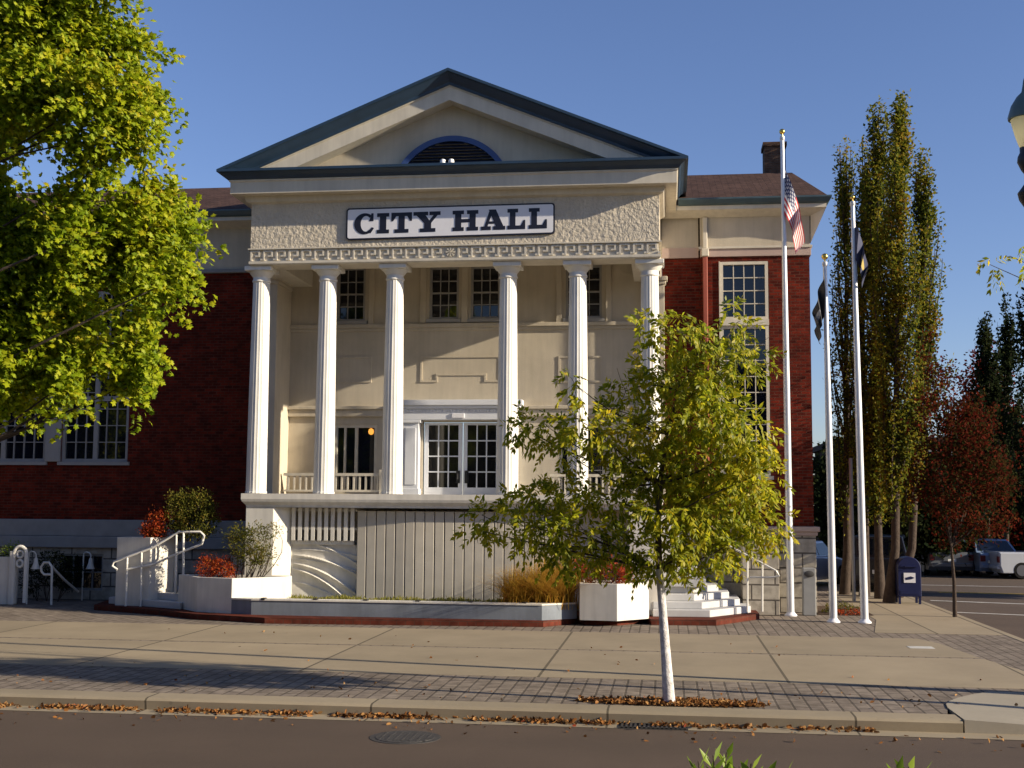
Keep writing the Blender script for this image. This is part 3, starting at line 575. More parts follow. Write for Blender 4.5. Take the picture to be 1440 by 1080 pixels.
# ================================================================== the sign
sg = thing('sign', (-5.05, 27.96, 8.8), 'long white board reading CITY HALL in dark serif letters with thin dark border', 'sign')
xa, xb = -7.53, -2.57; tl = .035
def zs(x, u): return (8.775+(x-xa)/(xb-xa)*.05)+u*(.765-.03*(x-xa)/(xb-xa))
def rrect(mx, mz, r):
    P = []
    for cx, cz, a in ((xb-mx-r, 1, 0), (xa+mx+r, 1, 90), (xa+mx+r, 0, 180), (xb-mx-r, 0, 270)):
        for k in range(5):
            an = R(a+k*22.5); x = cx+r*math.cos(an); z = zs(x, cz)+(-(mz+r) if cz else mz+r)+r*math.sin(an); P.append((x, z))
    return P
MB().slab(rrect(0, 0, .07), YF-.045, YF-.002).build('border', 'letter_navy', sg)
MB().slab(rrect(.035, .035, .05), YF-.050, YF-.044).build('board', 'off_white', sg)
def letters():
    Y0, Y1 = YF-.056, YF-.0495
    Ht = .50
    nonlocal_mb = [None]
    def rect(x0, x1, z0, z1, e=0):
        nonlocal_mb[0].slab([(x0, z0), (x1, z0), (x1, z1), (x0, z1)], Y0+e, Y1)
    def I(x, wd=.40):
        c = x+wd/2; rect(x, x+wd, 0, .09); rect(x, x+wd, Ht-.09, Ht); rect(c-.08, c+.08, .09, Ht-.09)
    def T(x, wd=.56):
        c = x+wd/2; rect(c-.085, c+.085, .09, Ht-.09); rect(c-.19, c+.19, 0, .09); rect(x, x+wd, Ht-.09, Ht)
        nonlocal_mb[0].slab([(x, Ht-.09), (x+.0, Ht-.21), (x+.05, Ht-.21), (x+.13, Ht-.09)], Y0+.001, Y1); nonlocal_mb[0].slab([(x+wd, Ht-.09), (x+wd-.13, Ht-.09), (x+wd-.05, Ht-.21), (x+wd, Ht-.21)], Y0+.001, Y1)
    def Yl(x, wd=.66):
        c = x+wd/2+.02; rect(c-.085, c+.085, .09, .22); rect(c-.19, c+.19, 0, .09)
        nonlocal_mb[0].slab([(c-.085, .22), (c+.085, .22), (x+.30, Ht-.09), (x+.08, Ht-.09)], Y0+.001, Y1); nonlocal_mb[0].slab([(c-.01, .22), (c+.085, .22), (x+wd-.07, Ht-.09), (x+wd-.17, Ht-.09)], Y0+.002, Y1)
        rect(x, x+.36, Ht-.09, Ht); rect(x+wd-.27, x+wd, Ht-.09, Ht)
    def Hl(x, wd=.66):
        for q in (x, x+wd-.29): rect(q, q+.29, 0, .09); rect(q, q+.29, Ht-.09, Ht); rect(q+.065, q+.225, .09, Ht-.09)
        rect(x+.225, x+wd-.225, .205, .29, .001)
    def A(x, wd=.64):
        c = x+wd/2-.02
        nonlocal_mb[0].slab([(x+.09, .09), (x+.17, .09), (c+.03, Ht), (c-.07, Ht)], Y0, Y1); nonlocal_mb[0].slab([(c-.10, Ht), (c+.09, Ht), (x+wd-.05, .09), (x+wd-.25, .09)], Y0+.001, Y1)
        rect(x, x+.26, 0, .09); rect(x+wd-.32, x+wd, 0, .09); rect(x+.20, x+wd-.22, .15, .21, .002)
    def L(x, wd=.52):
        rect(x+.07, x+.235, .09, Ht-.09); rect(x, x+.31, Ht-.09, Ht); rect(x, x+wd, 0, .09)
        nonlocal_mb[0].slab([(x+wd-.13, .09), (x+wd, .09), (x+wd, .22), (x+wd-.05, .22)], Y0+.001, Y1)
    def Cl(x, wd=.52):
        n = 26; cx, cz = x+.275, Ht/2
        P = [(cx+.275*math.cos(a), cz+.262*math.sin(a)) for a in [R(48+264*i/n) for i in range(n+1)]]
        Q = [(cx+.03+.135*math.cos(a), cz+.195*math.sin(a)) for a in [R(48+264*i/n) for i in range(n+1)]]
        for i in range(n): nonlocal_mb[0].slab([P[i], P[i+1], Q[i+1], Q[i]], Y0, Y1)
        nonlocal_mb[0].slab([(x+.39, Ht-.19), (x+.50, Ht-.19), (x+.50, Ht+.005), (x+.445, Ht+.005)], Y0+.001, Y1)
        nonlocal_mb[0].slab([(x+.37, .055), (x+.43, .01), (x+.52, .14), (x+.46, .16)], Y0+.001, Y1)
    out = []
    for fn, wd, px, pw in ((Cl, .52, 499, 28), (I, .30, 531, 17), (T, .56, 551, 29), (Yl, .66, 582, 38), (Hl, .66, 637, 36), (A, .64, 677, 34), (L, .52, 714, 25), (L, .52, 744, 25.5)):
        nonlocal_mb[0] = MB()
        if fn is I: fn(0, .30)
        else: fn(0)
        xl, xr = at(px, 310, YF).x, at(px+pw, 310, YF).x; vv = []
        for q in nonlocal_mb[0].v:
            X = xl+q[0]/wd*(xr-xl); u = (X-xa)/(xb-xa); vv.append((X, q[1], 8.775+.05*u+.135+q[2]*.97))
        nonlocal_mb[0].v = vv; out.append(nonlocal_mb[0])
    return out
for m_ in letters(): m_.build('letter', 'letter_navy', sg)

# ================================================================== fountain, planters, steps
ft = thing('fountain', (-6, 28.3, 0), 'long low grey blue fountain wall below the portico with nozzles on its rim', 'fountain')
def oz(px, py, z): p = onz(px, py, z); return (p.x, p.y)
ZB = .125
FP = [oz(325, 863, ZB), oz(353, 864.5, ZB), oz(762, 872.5, ZB), oz(811, 870, ZB)]
FY = FP[1][1]
def strip(P, z0, z1, th, mb=None, grow=0):
    mb = mb or MB(); n = len(P); inn = [(x, y+th) for x, y in P]; out = [(x, y-grow) for x, y in P]
    for i in range(n-1): mb.prism([out[i], out[i+1], inn[i+1], inn[i]], z0, z1)
    return mb
ZW = at(500, 844.5, FY).z
strip(FP, ZB+.001, ZW-.035, .24).build('basin_wall', 'fountain_blue', ft)
strip(FP, ZW-.034, ZW, .27, grow=.02).build('coping', 'white_stucco', ft)
MB().prism([(FP[0][0]+.1, FY+.5), (FP[1][0]+.1, FY+.25), (FP[2][0]-.1, FY+.25), (FP[3][0]-.1, FY+.85), (-2.3, 28.55), (-9.1, 28.55)], .1, .34).build('water', 'fountain_blue', ft)
for px in (370, 443, 514, 587, 662, 737):
    x = at(px, 842, FY).x; MB().box(x-.045, x+.045, FY-.03, FY+.13, ZW-.025, ZW+.025).build('nozzle', 'dark_metal', ft, bevel=.008)
BB = [oz(a, b, 0) for a, b in ((132, 858), (220, 865), (275, 871.5), (324, 874), (372, 877), (764, 882), (812, 877), (822, 879), (868, 880), (908, 876), (916, 879), (1007, 880), (1068, 871))]
struct(MB().prism(BB+[(2.05, 30.8), (-14.2, 30.8)], 0, ZB).build('brick_plinth', 'brick_base'))
def planter(P, z0, z1, label, soil=True, name='planter'):
    t = thing(name, (sum(p[0] for p in P)/len(P), sum(p[1] for p in P)/len(P), z0), label, 'planter', 'white planters by the steps')
    cx, cy, _ = t.location
    inn = [(cx+(x-cx)*.88, cy+(y-cy)*.85) for x, y in P]; n = len(P); mb = MB()
    vs = [(x, y, z) for z in (z0, z1) for x, y in P]+[(x, y, z) for z in (z1, z1-.12) for x, y in inn]
    fs = []
    for i in range(n):
        j = (i+1) % n; fs += [(i, j, n+j, n+i), (n+i, n+j, 2*n+j, 2*n+i), (2*n+i, 2*n+j, 3*n+j, 3*n+i)]
    mb.add(vs, fs); mb.build('box', 'white_stucco', t, bevel=.008)
    MB().add([(x, y, z1-.08) for x, y in inn], [tuple(range(n))]).build('soil', 'mulch', t, fix=False)
    return t
a, b, c = oz(250, 855, ZB), oz(276, 860.5, ZB), oz(325, 863, ZB); zt = at(300, 812, b[1]).z
planter([a, b, c, (c[0]+.95, c[1]+.95), (c[0]+.95, 27.98), (a[0], 27.98)], ZB+.001, zt, 'white angular planter left of the fountain with red and olive shrubs')
PLY = (b[1]+27.98)/2; PLZ = zt
a, b, c = oz(815, 872, ZB), oz(868, 873.5, ZB), oz(912, 870, ZB); zt = at(840, 821, b[1]).z
planter([(a[0]-.05, a[1]+.5), a, b, c, (c[0], 27.9), (a[0]-.05, 27.9)], ZB+.001, zt, 'white angular planter right of the fountain beside the grey steps')
PRY = (b[1]+27.9)/2; PRZ = zt
YP2 = 28.05; a, b = at(165, 755, YP2+.15), at(212, 756, YP2); c = at(245, 755.5, YP2+.52)
planter([(a.x, a.y), (b.x, b.y), (c.x, c.y), (c.x, c.y+.3), (a.x, c.y+.3)], ZB+.001, b.z, 'tall white planter behind the left handrail holding a red and a green bush'); P2Z = b.z
# relief panel
wv = thing('relief_sculpture', (-8.05, 28.4, .3), 'white wave relief sculpture in the recess under the porch, left of the ribbed panel', 'sculpture')
nx, nz = 120, 90; x0, x1, z0, z1 = -8.86, -7.22, .28, 1.60
V = []
rid = [(1.66, -.55, .75, .07), (1.50, -.20, .4, .05), (1.38, -.52, .55, .10), (1.30, -.34, .5, .07), (1.20, -.80, .70, .11), (1.08, -1.05, .95, .12), (.72, -.62, .4, .05)]
for j in range(nz+1):
    for i in range(nx+1):
        u, v = i/nx, j/nz; x = x0+(x1-x0)*u; z = z0+(z1-z0)*v; h = .012*math.sin(9*u+5*v)
        for a, b, c, amp in rid:
            zz = a+b*u*u*(1.25-.3*u)+.05*math.sin(3*u*c+a*4)
            d = zz-z; fade = min(1, max(0, (u-(.28 if a > 1.6 else .02))*5))
            if d >= 0: h = max(h, amp*math.exp(-d/.075)*fade)
            elif d > -.022: h = max(h, amp*(1+d/.022)*fade)
        V.append((x, 28.46-h, z))
fs = [(j*(nx+1)+i, j*(nx+1)+i+1, (j+1)*(nx+1)+i+1, (j+1)*(nx+1)+i) for j in range(nz) for i in range(nx)]
MB().add(V, fs).build('relief', 'white_stucco', wv, smooth=True, fix=False)
mb = MB(); mb.box(-8.83, -7.31, 28.38, 28.60, 1.60, 1.70); mb.build('ledge', 'white_stucco', wv, bevel=.01)
# slatted grille and ribbed panel under the porch
mb = MB(); x = -8.80
while x < -7.30: mb.box(x, x+.085, 28.30, 28.36, 1.70, 2.46); x += .158
mb.box(-8.84, -7.24, 28.365, 28.40, 1.95, 2.0); mb.box(-8.84, -7.24, 28.365, 28.40, 2.38, 2.43); mb.build('slat_grille', 'white_stucco', hall)
mb = MB(); x = -7.22; k = 0
def yp(x): return 28.30-.075*min(1, max(0, (x+7.22)/1.3))
while x < -2.75:
    a, b = x+.010, x+.222; mb.prism([(a, yp(a)), (b, yp(b)), (b, 28.6), (a, 28.6)], .12, 2.40); x += .232
mb.box(-7.21, -2.70, 28.345, 28.8, .12, 2.395); mb.build('ribbed_panel', 'panel_cream', hall, bevel=.012)
mb = MB(); mb.box(-2.65, -.9, 28.5, 28.6, .3, 2.46); mb.build('recess_wall', 'panel_cream', hall)
# steps
def steps_obj(label, levels):
    t = thing('steps', (levels[0][0][0][0], levels[0][0][0][1], .125), label, 'steps')
    for P, za, zb in levels: MB().prism(P, za, zb).build('step', 'step_grey', t, bevel=.012)
    return t
lv = []; a, b, c = oz(918, 868, ZB), oz(1003, 869, ZB), oz(1062, 862, ZB)
for k, (d, z) in enumerate(((.12, .28), (.42, .43), (.72, .58), (1.02, .73))):
    lv.append(([(a[0], a[1]+d), (b[0]-d*.55, b[1]+d), (c[0]-d*.8, c[1]+d*.4), (c[0]-d*.8, 30.7), (a[0], 30.7)], ZB+.001 if k == 0 else lv[-1][2]+.001, z))
z = .73; x = .85
while z < 2.6:
    lv.append(([(-.40, 28.6), (x, 28.6), (x, 30.7), (-.40, 30.7)], z+.001, z+.17)); z += .17; x -= .10
steps_obj('grey white steps with angled ends right of the fountain, partly behind the young tree', lv)
a, b = oz(146, 850, ZB), oz(250, 858, ZB)
lv = [([(a[0], a[1]+.25), (b[0], b[1]+.15), (b[0], 30.7), (a[0], 30.7)], ZB+.001, .28), ([(a[0]+.25, a[1]+.55), (b[0], b[1]+.45), (b[0], 30.6), (a[0]+.25, 30.6)], .281, .43)]
x = b[0]+.001; z = .13
while z < 2.55:
    lv.append(([(x, 28.15), (-9.86, 28.15), (-9.86, 30.75), (x, 30.75)], z+.001, z+.171)); z += .171; x += .150
steps_obj('white stepped flight climbing to the left end of the porch behind a planter', lv)
# handrails
def rail(label, paths, r=.028, name='handrail', mat='white_paint', grp='white tube handrails'):
    c = paths[0][0]; t = thing(name, c, label, 'handrail', grp)
    for nm, P in paths[1:]: MB().tube(P, r, 10).build(nm, mat, t, smooth=True)
    return t
def A_(px, py, Y): return tuple(at(px, py, Y))
Y1 = 28.0
rail('white tube handrail rising past the tall white planter at the left steps', [(A_(178, 830, Y1),),
  ('top_rail', [A_(165, 801, Y1), A_(158, 796, Y1), A_(160, 790, Y1), A_(180, 783, Y1), A_(215, 770, Y1), A_(240, 755, Y1), A_(252, 748, Y1), A_(282, 748, Y1), A_(287, 753, Y1), A_(284, 765, Y1)]),
  ('lower_rail', [A_(178, 801, Y1), A_(215, 794, Y1), A_(246, 780, Y1), A_(284, 765, Y1)]),
  ('post', [A_(179, 783, Y1), A_(176.5, 854, Y1)]), ('post', [A_(199, 776, Y1), A_(197.5, 854, Y1)]), ('post', [A_(248, 752, Y1), A_(246.5, 854, Y1)]), ('post', [A_(258, 748, Y1), A_(257.5, 854, Y1)])])
Y2 = 28.6
rail('white tube handrail at the foot of the right steps against pale block wall', [(A_(1050, 866, Y2),),
  ('top_rail', [A_(1010, 760, Y2+.3), A_(1045, 778, Y2), A_(1092, 803, Y2-.2), A_(1096, 810, Y2-.2), A_(1085, 812, Y2-.2), A_(1055, 812, Y2)]),
  ('post', [A_(1051, 782, Y2), A_(1051, 860, Y2)]), ('post', [A_(1072, 793, Y2), A_(1072, 860, Y2)])], .022)
MB().box(1.75, 2.60, 29.95, 30.855, .0, 1.74).build('cheek_wall', 'stone_block', hall, bevel=.01)
# far left: white arched gate wall, q shaped rail, two bell lamps
Yg = 29.3
gw = thing('areaway_wall', A_(10, 852, Yg), 'white wall end with round topped tube loops at the far left', 'wall')
MB().add([], []).box(at(-60, 850, Yg).x, at(12, 850, Yg).x, Yg, Yg+.12, 0, at(0, 783, Yg).z).build('panel', 'white_stucco', gw, bevel=.01)
mb = MB(); xl, xr, zt = at(14, 800, Yg).x, at(22, 800, Yg).x, at(20, 775, Yg).z; mb.box(xl, xr, Yg-.06, Yg+.16, 0, zt); mb.build('post', 'white_stucco', gw, bevel=.02)
xm, rw = at(29, 780, Yg).x, .16
mb = MB(); mb.tube([(xm-rw, Yg-.02, .05)]+[(xm-rw, Yg-.02, 1.2)]+arc_pts(xm, 1.28, rw, 180, 0, 10, Yg-.02)+[(xm+rw, Yg-.02, .05)], .045, 8)
mb.tube(arc_pts(xm, 1.02, .085, 0, 360, 14, Yg-.02), .03, 6); mb.tube(arc_pts(xm, 1.25, .085, 0, 360, 14, Yg-.02), .03, 6); mb.build('loop', 'white_paint', gw, smooth=True)
mb = MB(); x = at(-58, 800, Yg).x
mb.tube([(x, Yg-.03, .15), (x, Yg-.03, .9)]+arc_pts(x+.32, .95, .32, 180, 0, 10, Yg-.03)+[(x+.64, Yg-.03, .15)], .03, 8); mb.build('rail', 'white_paint', gw, smooth=True)
rail('white tube handrail with a squared loop end at the basement stairs', [(A_(72, 850, 29.4),),
  ('post', [A_(72, 851, 29.4), A_(73, 805, 29.4), A_(73, 797, 29.4), A_(69, 791, 29.4), A_(62, 791, 29.4), A_(58, 797, 29.4), A_(58, 803, 29.4), A_(62, 808, 29.4), A_(72, 808, 29.4)]),
  ('rail', [A_(73, 797, 29.4), A_(90, 815, 29.9), A_(110, 832, 30.5)])], .03)
for px, Y, lb in ((50, 29.5, 'white bell shaded lamp on a bent arm beside the far left wall'), (127, 30.85, 'dim bell shaded lamp in the shadow near the basement window')):
    p = at(px, 800, Y); t = thing('bell_lamp', (p.x, p.y, 0), lb, 'lamp', 'bell shaded entrance lamps')
    zb = p.z; MB().lathe([(.11, zb), (.105, zb+.02), (.06, zb+.14), (.045, zb+.24), (.03, zb+.28)], (p.x, p.y, 0), 20).build('shade', 'white_paint', t, smooth=True)
    MB().tube([(p.x, p.y, zb+.27), (p.x, p.y, zb+.36), (p.x-.05, p.y, zb+.42), (p.x-.13, p.y, zb+.44), (p.x-.19, p.y, zb+.40), (p.x-.20, p.y, zb+.3), (p.x-.20, p.y, 0)], .018, 8).build('arm', 'white_paint', t, smooth=True)
#@@PROPS@@
# ================================================================== street furniture
def flagpole(base, top, label, ball):
    b = onz(*base); tp = at(*top, b.y); t = thing('flagpole', (b.x, b.y, 0), label, 'flagpole', 'flagpoles beside the hall')
    z = tp.z; lean = tp.x-b.x
    MB().tube([(b.x, b.y, 0), (b.x+lean*.5, b.y, z*.5), (tp.x, b.y, z)], [.088, .075, .045], 20).build('pole', 'pole_metal', t, smooth=True)
    mb = MB(); mb.lathe([(.15, 0), (.15, .02), (.13, .04), (.10, .07), (.092, .09)], (b.x, b.y, 0), 20); mb.build('base_collar', 'off_white', t, smooth=True)
    mb = MB(); mb.lathe([(.045, 0), (.06, .02), (.06, .10), (.03, .12)], (tp.x, b.y, z), 12); mb.build('truck', 'pole_metal', t, smooth=True)
    mb = MB(); mb.lathe([(.02, .0)]+[(ball*math.sin(R(a)), .04+ball-ball*math.cos(R(a))) for a in range(15, 180, 15)]+[(.004, .04+2*ball)], (tp.x, b.y, z+.12), 16); mb.build('ball', 'gold', t, smooth=True)
    return b, tp, lean, z
F1 = flagpole((1112, 866), (1100, 198), 'tallest silver flagpole in front of the brick wing, flying the striped flag', .07)
F2 = flagpole((1172, 875), (1160, 375), 'shortest silver flagpole with a dark flag hanging down its shaft', .075)
F3 = flagpole((1216, 876), (1199, 290), 'right hand silver flagpole carrying a navy flag against the poplars', .05)
def flag(name, label, fp, zt, hoist, fly, drape, out, mat, seed, folds=5):
    b, tp, lean, z = fp; rs = random.Random(seed); nu, nv = 70, 40; V = []; UV = []
    ph = rs.random()*6
    for i in range(nu+1):
        for j in range(nv+1):
            u, v = i/nu, j/nv               # u along the fly, v down the hoist
            xp = tp.x-lean*((z-zt+v*hoist)/z) if False else b.x+lean*((zt-v*hoist)/z)
            w_ = math.sin(u*math.pi*folds+ph+v*2.2)*(.05+.07*u)+math.sin(u*23+v*4+ph)*.012
            gather = 1-.42*v*u
            dx = out*(math.sin(min(1, u*1.25)*math.pi*.5)*.9*gather+.10*math.sin(u*7+ph)*u)+w_*.35*(1 if out > 0 else -1)
            dz = -u*drape*(1-.18*v)
            V.append((xp+(.02 if out > 0 else -.04)+dx*(1-.25*v), b.y-.05+w_*1.3, zt-v*hoist*(1-.40*u)+dz)); UV.append((u, v))
    fs = [(i*(nv+1)+j, i*(nv+1)+j+1, (i+1)*(nv+1)+j+1, (i+1)*(nv+1)+j) for i in range(nu) for j in range(nv)]
    o = MB().add(V, fs).build(name, mat, smooth=True, fix=False); me = o.data; uvl = me.uv_layers.new(name='UVMap')
    for l in me.loops: uvl.data[l.index].uv = UV[l.vertex_index]
    tag(o, label, 'flag', 'flags on the poles'); return o
def flagmat(name, kind):
    m, t, p = nmat(name); tc = t.nodes.new('ShaderNodeTexCoord'); sp = t.nodes.new('ShaderNodeSeparateXYZ'); t.links.new(tc.outputs['UV'], sp.inputs[0]); u, v = sp.outputs[0], sp.outputs[1]
    if kind == 'stripes':
        st = mth(t, 'LESS_THAN', mth(t, 'FRACT', mth(t, 'MULTIPLY', v, 6.5)), .5)
        c = mixc(t, st, (.78, .76, .74), (.47, .010, .018))
        canton = mth(t, 'MULTIPLY', mth(t, 'LESS_THAN', u, .4), mth(t, 'LESS_THAN', v, 7/13))
        du = mth(t, 'SUBTRACT', mth(t, 'FRACT', mth(t, 'MULTIPLY', u, 15)), .5); dv = mth(t, 'SUBTRACT', mth(t, 'FRACT', mth(t, 'MULTIPLY', v, 11)), .5)
        star = mth(t, 'LESS_THAN', mth(t, 'ADD', mth(t, 'MULTIPLY', du, du), mth(t, 'MULTIPLY', dv, dv)), .07)
        c = mixc(t, canton, c, mixc(t, star, (.012, .02, .09), (.7, .7, .72)))
    elif kind == 'navy':
        d = mth(t, 'ADD', mth(t, 'POWER', mth(t, 'SUBTRACT', u, .55), 2.0), mth(t, 'POWER', mth(t, 'MULTIPLY', mth(t, 'SUBTRACT', v, .5), .7), 2.0))
        c = mixc(t, mth(t, 'LESS_THAN', d, .022), (.010, .016, .06), (.40, .30, .06))
    else:
        d = mth(t, 'ADD', mth(t, 'POWER', mth(t, 'SUBTRACT', u, .5), 2.0), mth(t, 'POWER', mth(t, 'MULTIPLY', mth(t, 'SUBTRACT', v, .5), .7), 2.0))
        c = mixc(t, mth(t, 'LESS_THAN', d, .012), (.010, .010, .012), (.35, .35, .36))
    t.links.new(c, p.inputs['Base Color']); p.inputs['Roughness'].default_value = .7; p.inputs['Sheen Weight'].default_value = .2
    return m
flag('flag', 'limp red and white striped flag with starred blue canton', F1, at(1101, 235, F1[0].y).z, 1.2, 1.9, 1.85, .46, flagmat('flag_stripes', 'stripes'), 3, 4)
flag('flag', 'black flag drooping along the shortest pole', F2, at(1160, 388, F2[0].y).z, .95, 1.5, 1.25, -.24, flagmat('flag_black', 'black'), 5)
flag('flag', 'dark navy flag hanging in folds on the right hand pole', F3, at(1201, 312, F3[0].y).z, .9, 1.4, 1.22, .28, flagmat('flag_navy', 'navy'), 8)
# stone pedestal with round plaque
p = onz(1139, 866); t = thing('stone_pedestal', (p.x, p.y, 0), 'narrow grey stone pedestal with a dark round plaque beside the tallest flagpole', 'pedestal')
MB().box(p.x-.15, p.x+.15, p.y, p.y+.28, 0, 1.12).build('shaft', 'stone_grey', t, bevel=.02)
mb = MB(); mb.v = []; mb.lathe([(.12, 0), (.12, .03), (.10, .04)], (0, 0, 0), 24); mb.v = [(p.x+a, p.y-c+.004, .98+b*.62) for a, b, c in mb.v]; mb.build('plaque', 'iron', t, smooth=True)
# mailbox
p = onz(1280, 850); t = thing('mailbox', (p.x, p.y, 0), 'dark blue street mailbox with rounded top and white label, near the tree trunk', 'mailbox')
hw, dp = .30, .55; prof = [(-hw, .20), (hw, .20), (hw, .95)]+[(hw*math.cos(R(a)), .95+hw*math.sin(R(a))) for a in range(10, 180, 10)]+[(-hw, .95)]
mb = MB(); mb.slab([(p.x+x, z) for x, z in prof], p.y, p.y+dp); mb.build('body', 'mail_blue', t, bevel=.015, smooth=False)
for sx in (-1, 1):
    for sy in (0, 1): MB().box(p.x+sx*(hw-.04)-.03, p.x+sx*(hw-.04)+.03, p.y+.02+sy*(dp-.10), p.y+.08+sy*(dp-.10), 0, .20).build('leg', 'mail_blue', t)
mb = MB(); mb.box(p.x-.25, p.x+.25, p.y-.012, p.y-.001, .26, .36); mb.build('base_plate', 'mail_blue', t, bevel=.004)
lb = MB().box(p.x-.15, p.x+.15, p.y-.014, p.y-.001, .57, .83).build('label', 'off_white', t)
MB().slab([(p.x-.12, .70), (p.x+.03, .74), (p.x+.13, .70), (p.x+.04, .66), (p.x-.10, .64)], p.y-.018, p.y-.0135).build('emblem', 'mail_blue', lb)
mb = MB(); mb.box(p.x-.22, p.x+.22, p.y-.03, p.y-.001, .98, 1.02); mb.tube([(p.x-.12, p.y-.03, 1.0), (p.x-.12, p.y-.07, 1.0), (p.x+.12, p.y-.07, 1.0), (p.x+.12, p.y-.03, 1.0)], .012, 6); mb.build('handle', 'mail_blue', t)
# street lamp at the right edge
lx, ly = 5.20, 18.25; t = thing('street_lamp', (lx, ly, 0), 'old style street lamp with pale tapered globe at the right edge', 'street lamp')
MB().lathe([(.20, 0), (.20, .25), (.14, .35), (.12, .9), (.085, 1.05), (.075, 4), (.06, 7.0)], (lx, ly, 0), 20).build('pole', 'dark_metal', t, smooth=True)
MB().lathe([(.06, 6.9), (.13, 7.02), (.15, 7.12), (.09, 7.20), (.05, 7.26), (.05, 7.40), (.09, 7.46), (.14, 7.58), (.13, 7.66), (.10, 7.72), (.10, 7.79)], (lx, ly, 0), 20).build('collar', 'dark_metal', t, smooth=True)
MB().lathe([(.09, 7.791), (.11, 7.82), (.16, 7.98), (.215, 8.21), (.20, 8.22)], (lx, ly, 0), 28).build('globe', 'lamp_globe', t, smooth=True)
MB().lathe([(.245, 8.215), (.25, 8.25), (.20, 8.42), (.12, 8.55), (.05, 8.62), (.035, 8.70), (.02, 8.80), (.004, 8.84)], (lx, ly, 0), 28).build('cap', 'lamp_cap', t, smooth=True)
# thin grey sign post in the background
p = onz(1201, 846); t = thing('sign_post', (p.x, p.y, 0), 'slim grey street post standing between the flagpoles and the poplars', 'post')
MB().tube([(p.x, p.y, 0), (p.x-.02, p.y, 3.9)], .05, 10).build('post', 'stone_grey', t, smooth=True)
# manhole and storm drain
p = onz(570, 1037, -.15); t = thing('manhole_cover', (p.x, p.y, -.15), 'round dark iron manhole cover in the road', 'manhole cover')
MB().lathe([(.42, .0), (.42, .004), (.36, .005)], (p.x, p.y, -.15), 36).build('frame', 'iron', t)
mb = MB(); mb.lathe([(.35, .001), (.35, .009)], (p.x, p.y, -.15), 36)
for i in range(-3, 4): mb.box(p.x+i*.09-.012, p.x+i*.09+.012, p.y-.24, p.y+.24, -.1415, -.138)
mb.build('lid', 'iron', t)
a, b = onz(868, 1030, -.15), onz(968, 1031, -.15); t = thing('storm_drain', ((a.x+b.x)/2, 15.7, -.15), 'iron storm drain grate in the gutter in front of the young tree', 'drain')
mb = MB(); mb.box(a.x, b.x, 15.52, 15.86, -.15, -.143); mb.build('pan', 'iron', t)
mb = MB(); x = a.x+.03
while x < b.x-.03: mb.box(x, x+.025, 15.54, 15.84, -.142, -.128); x += .055
mb.box(a.x, b.x, 15.54, 15.56, -.1421, -.127); mb.box(a.x, b.x, 15.82, 15.84, -.1421, -.127); mb.build('grate', 'iron', t)

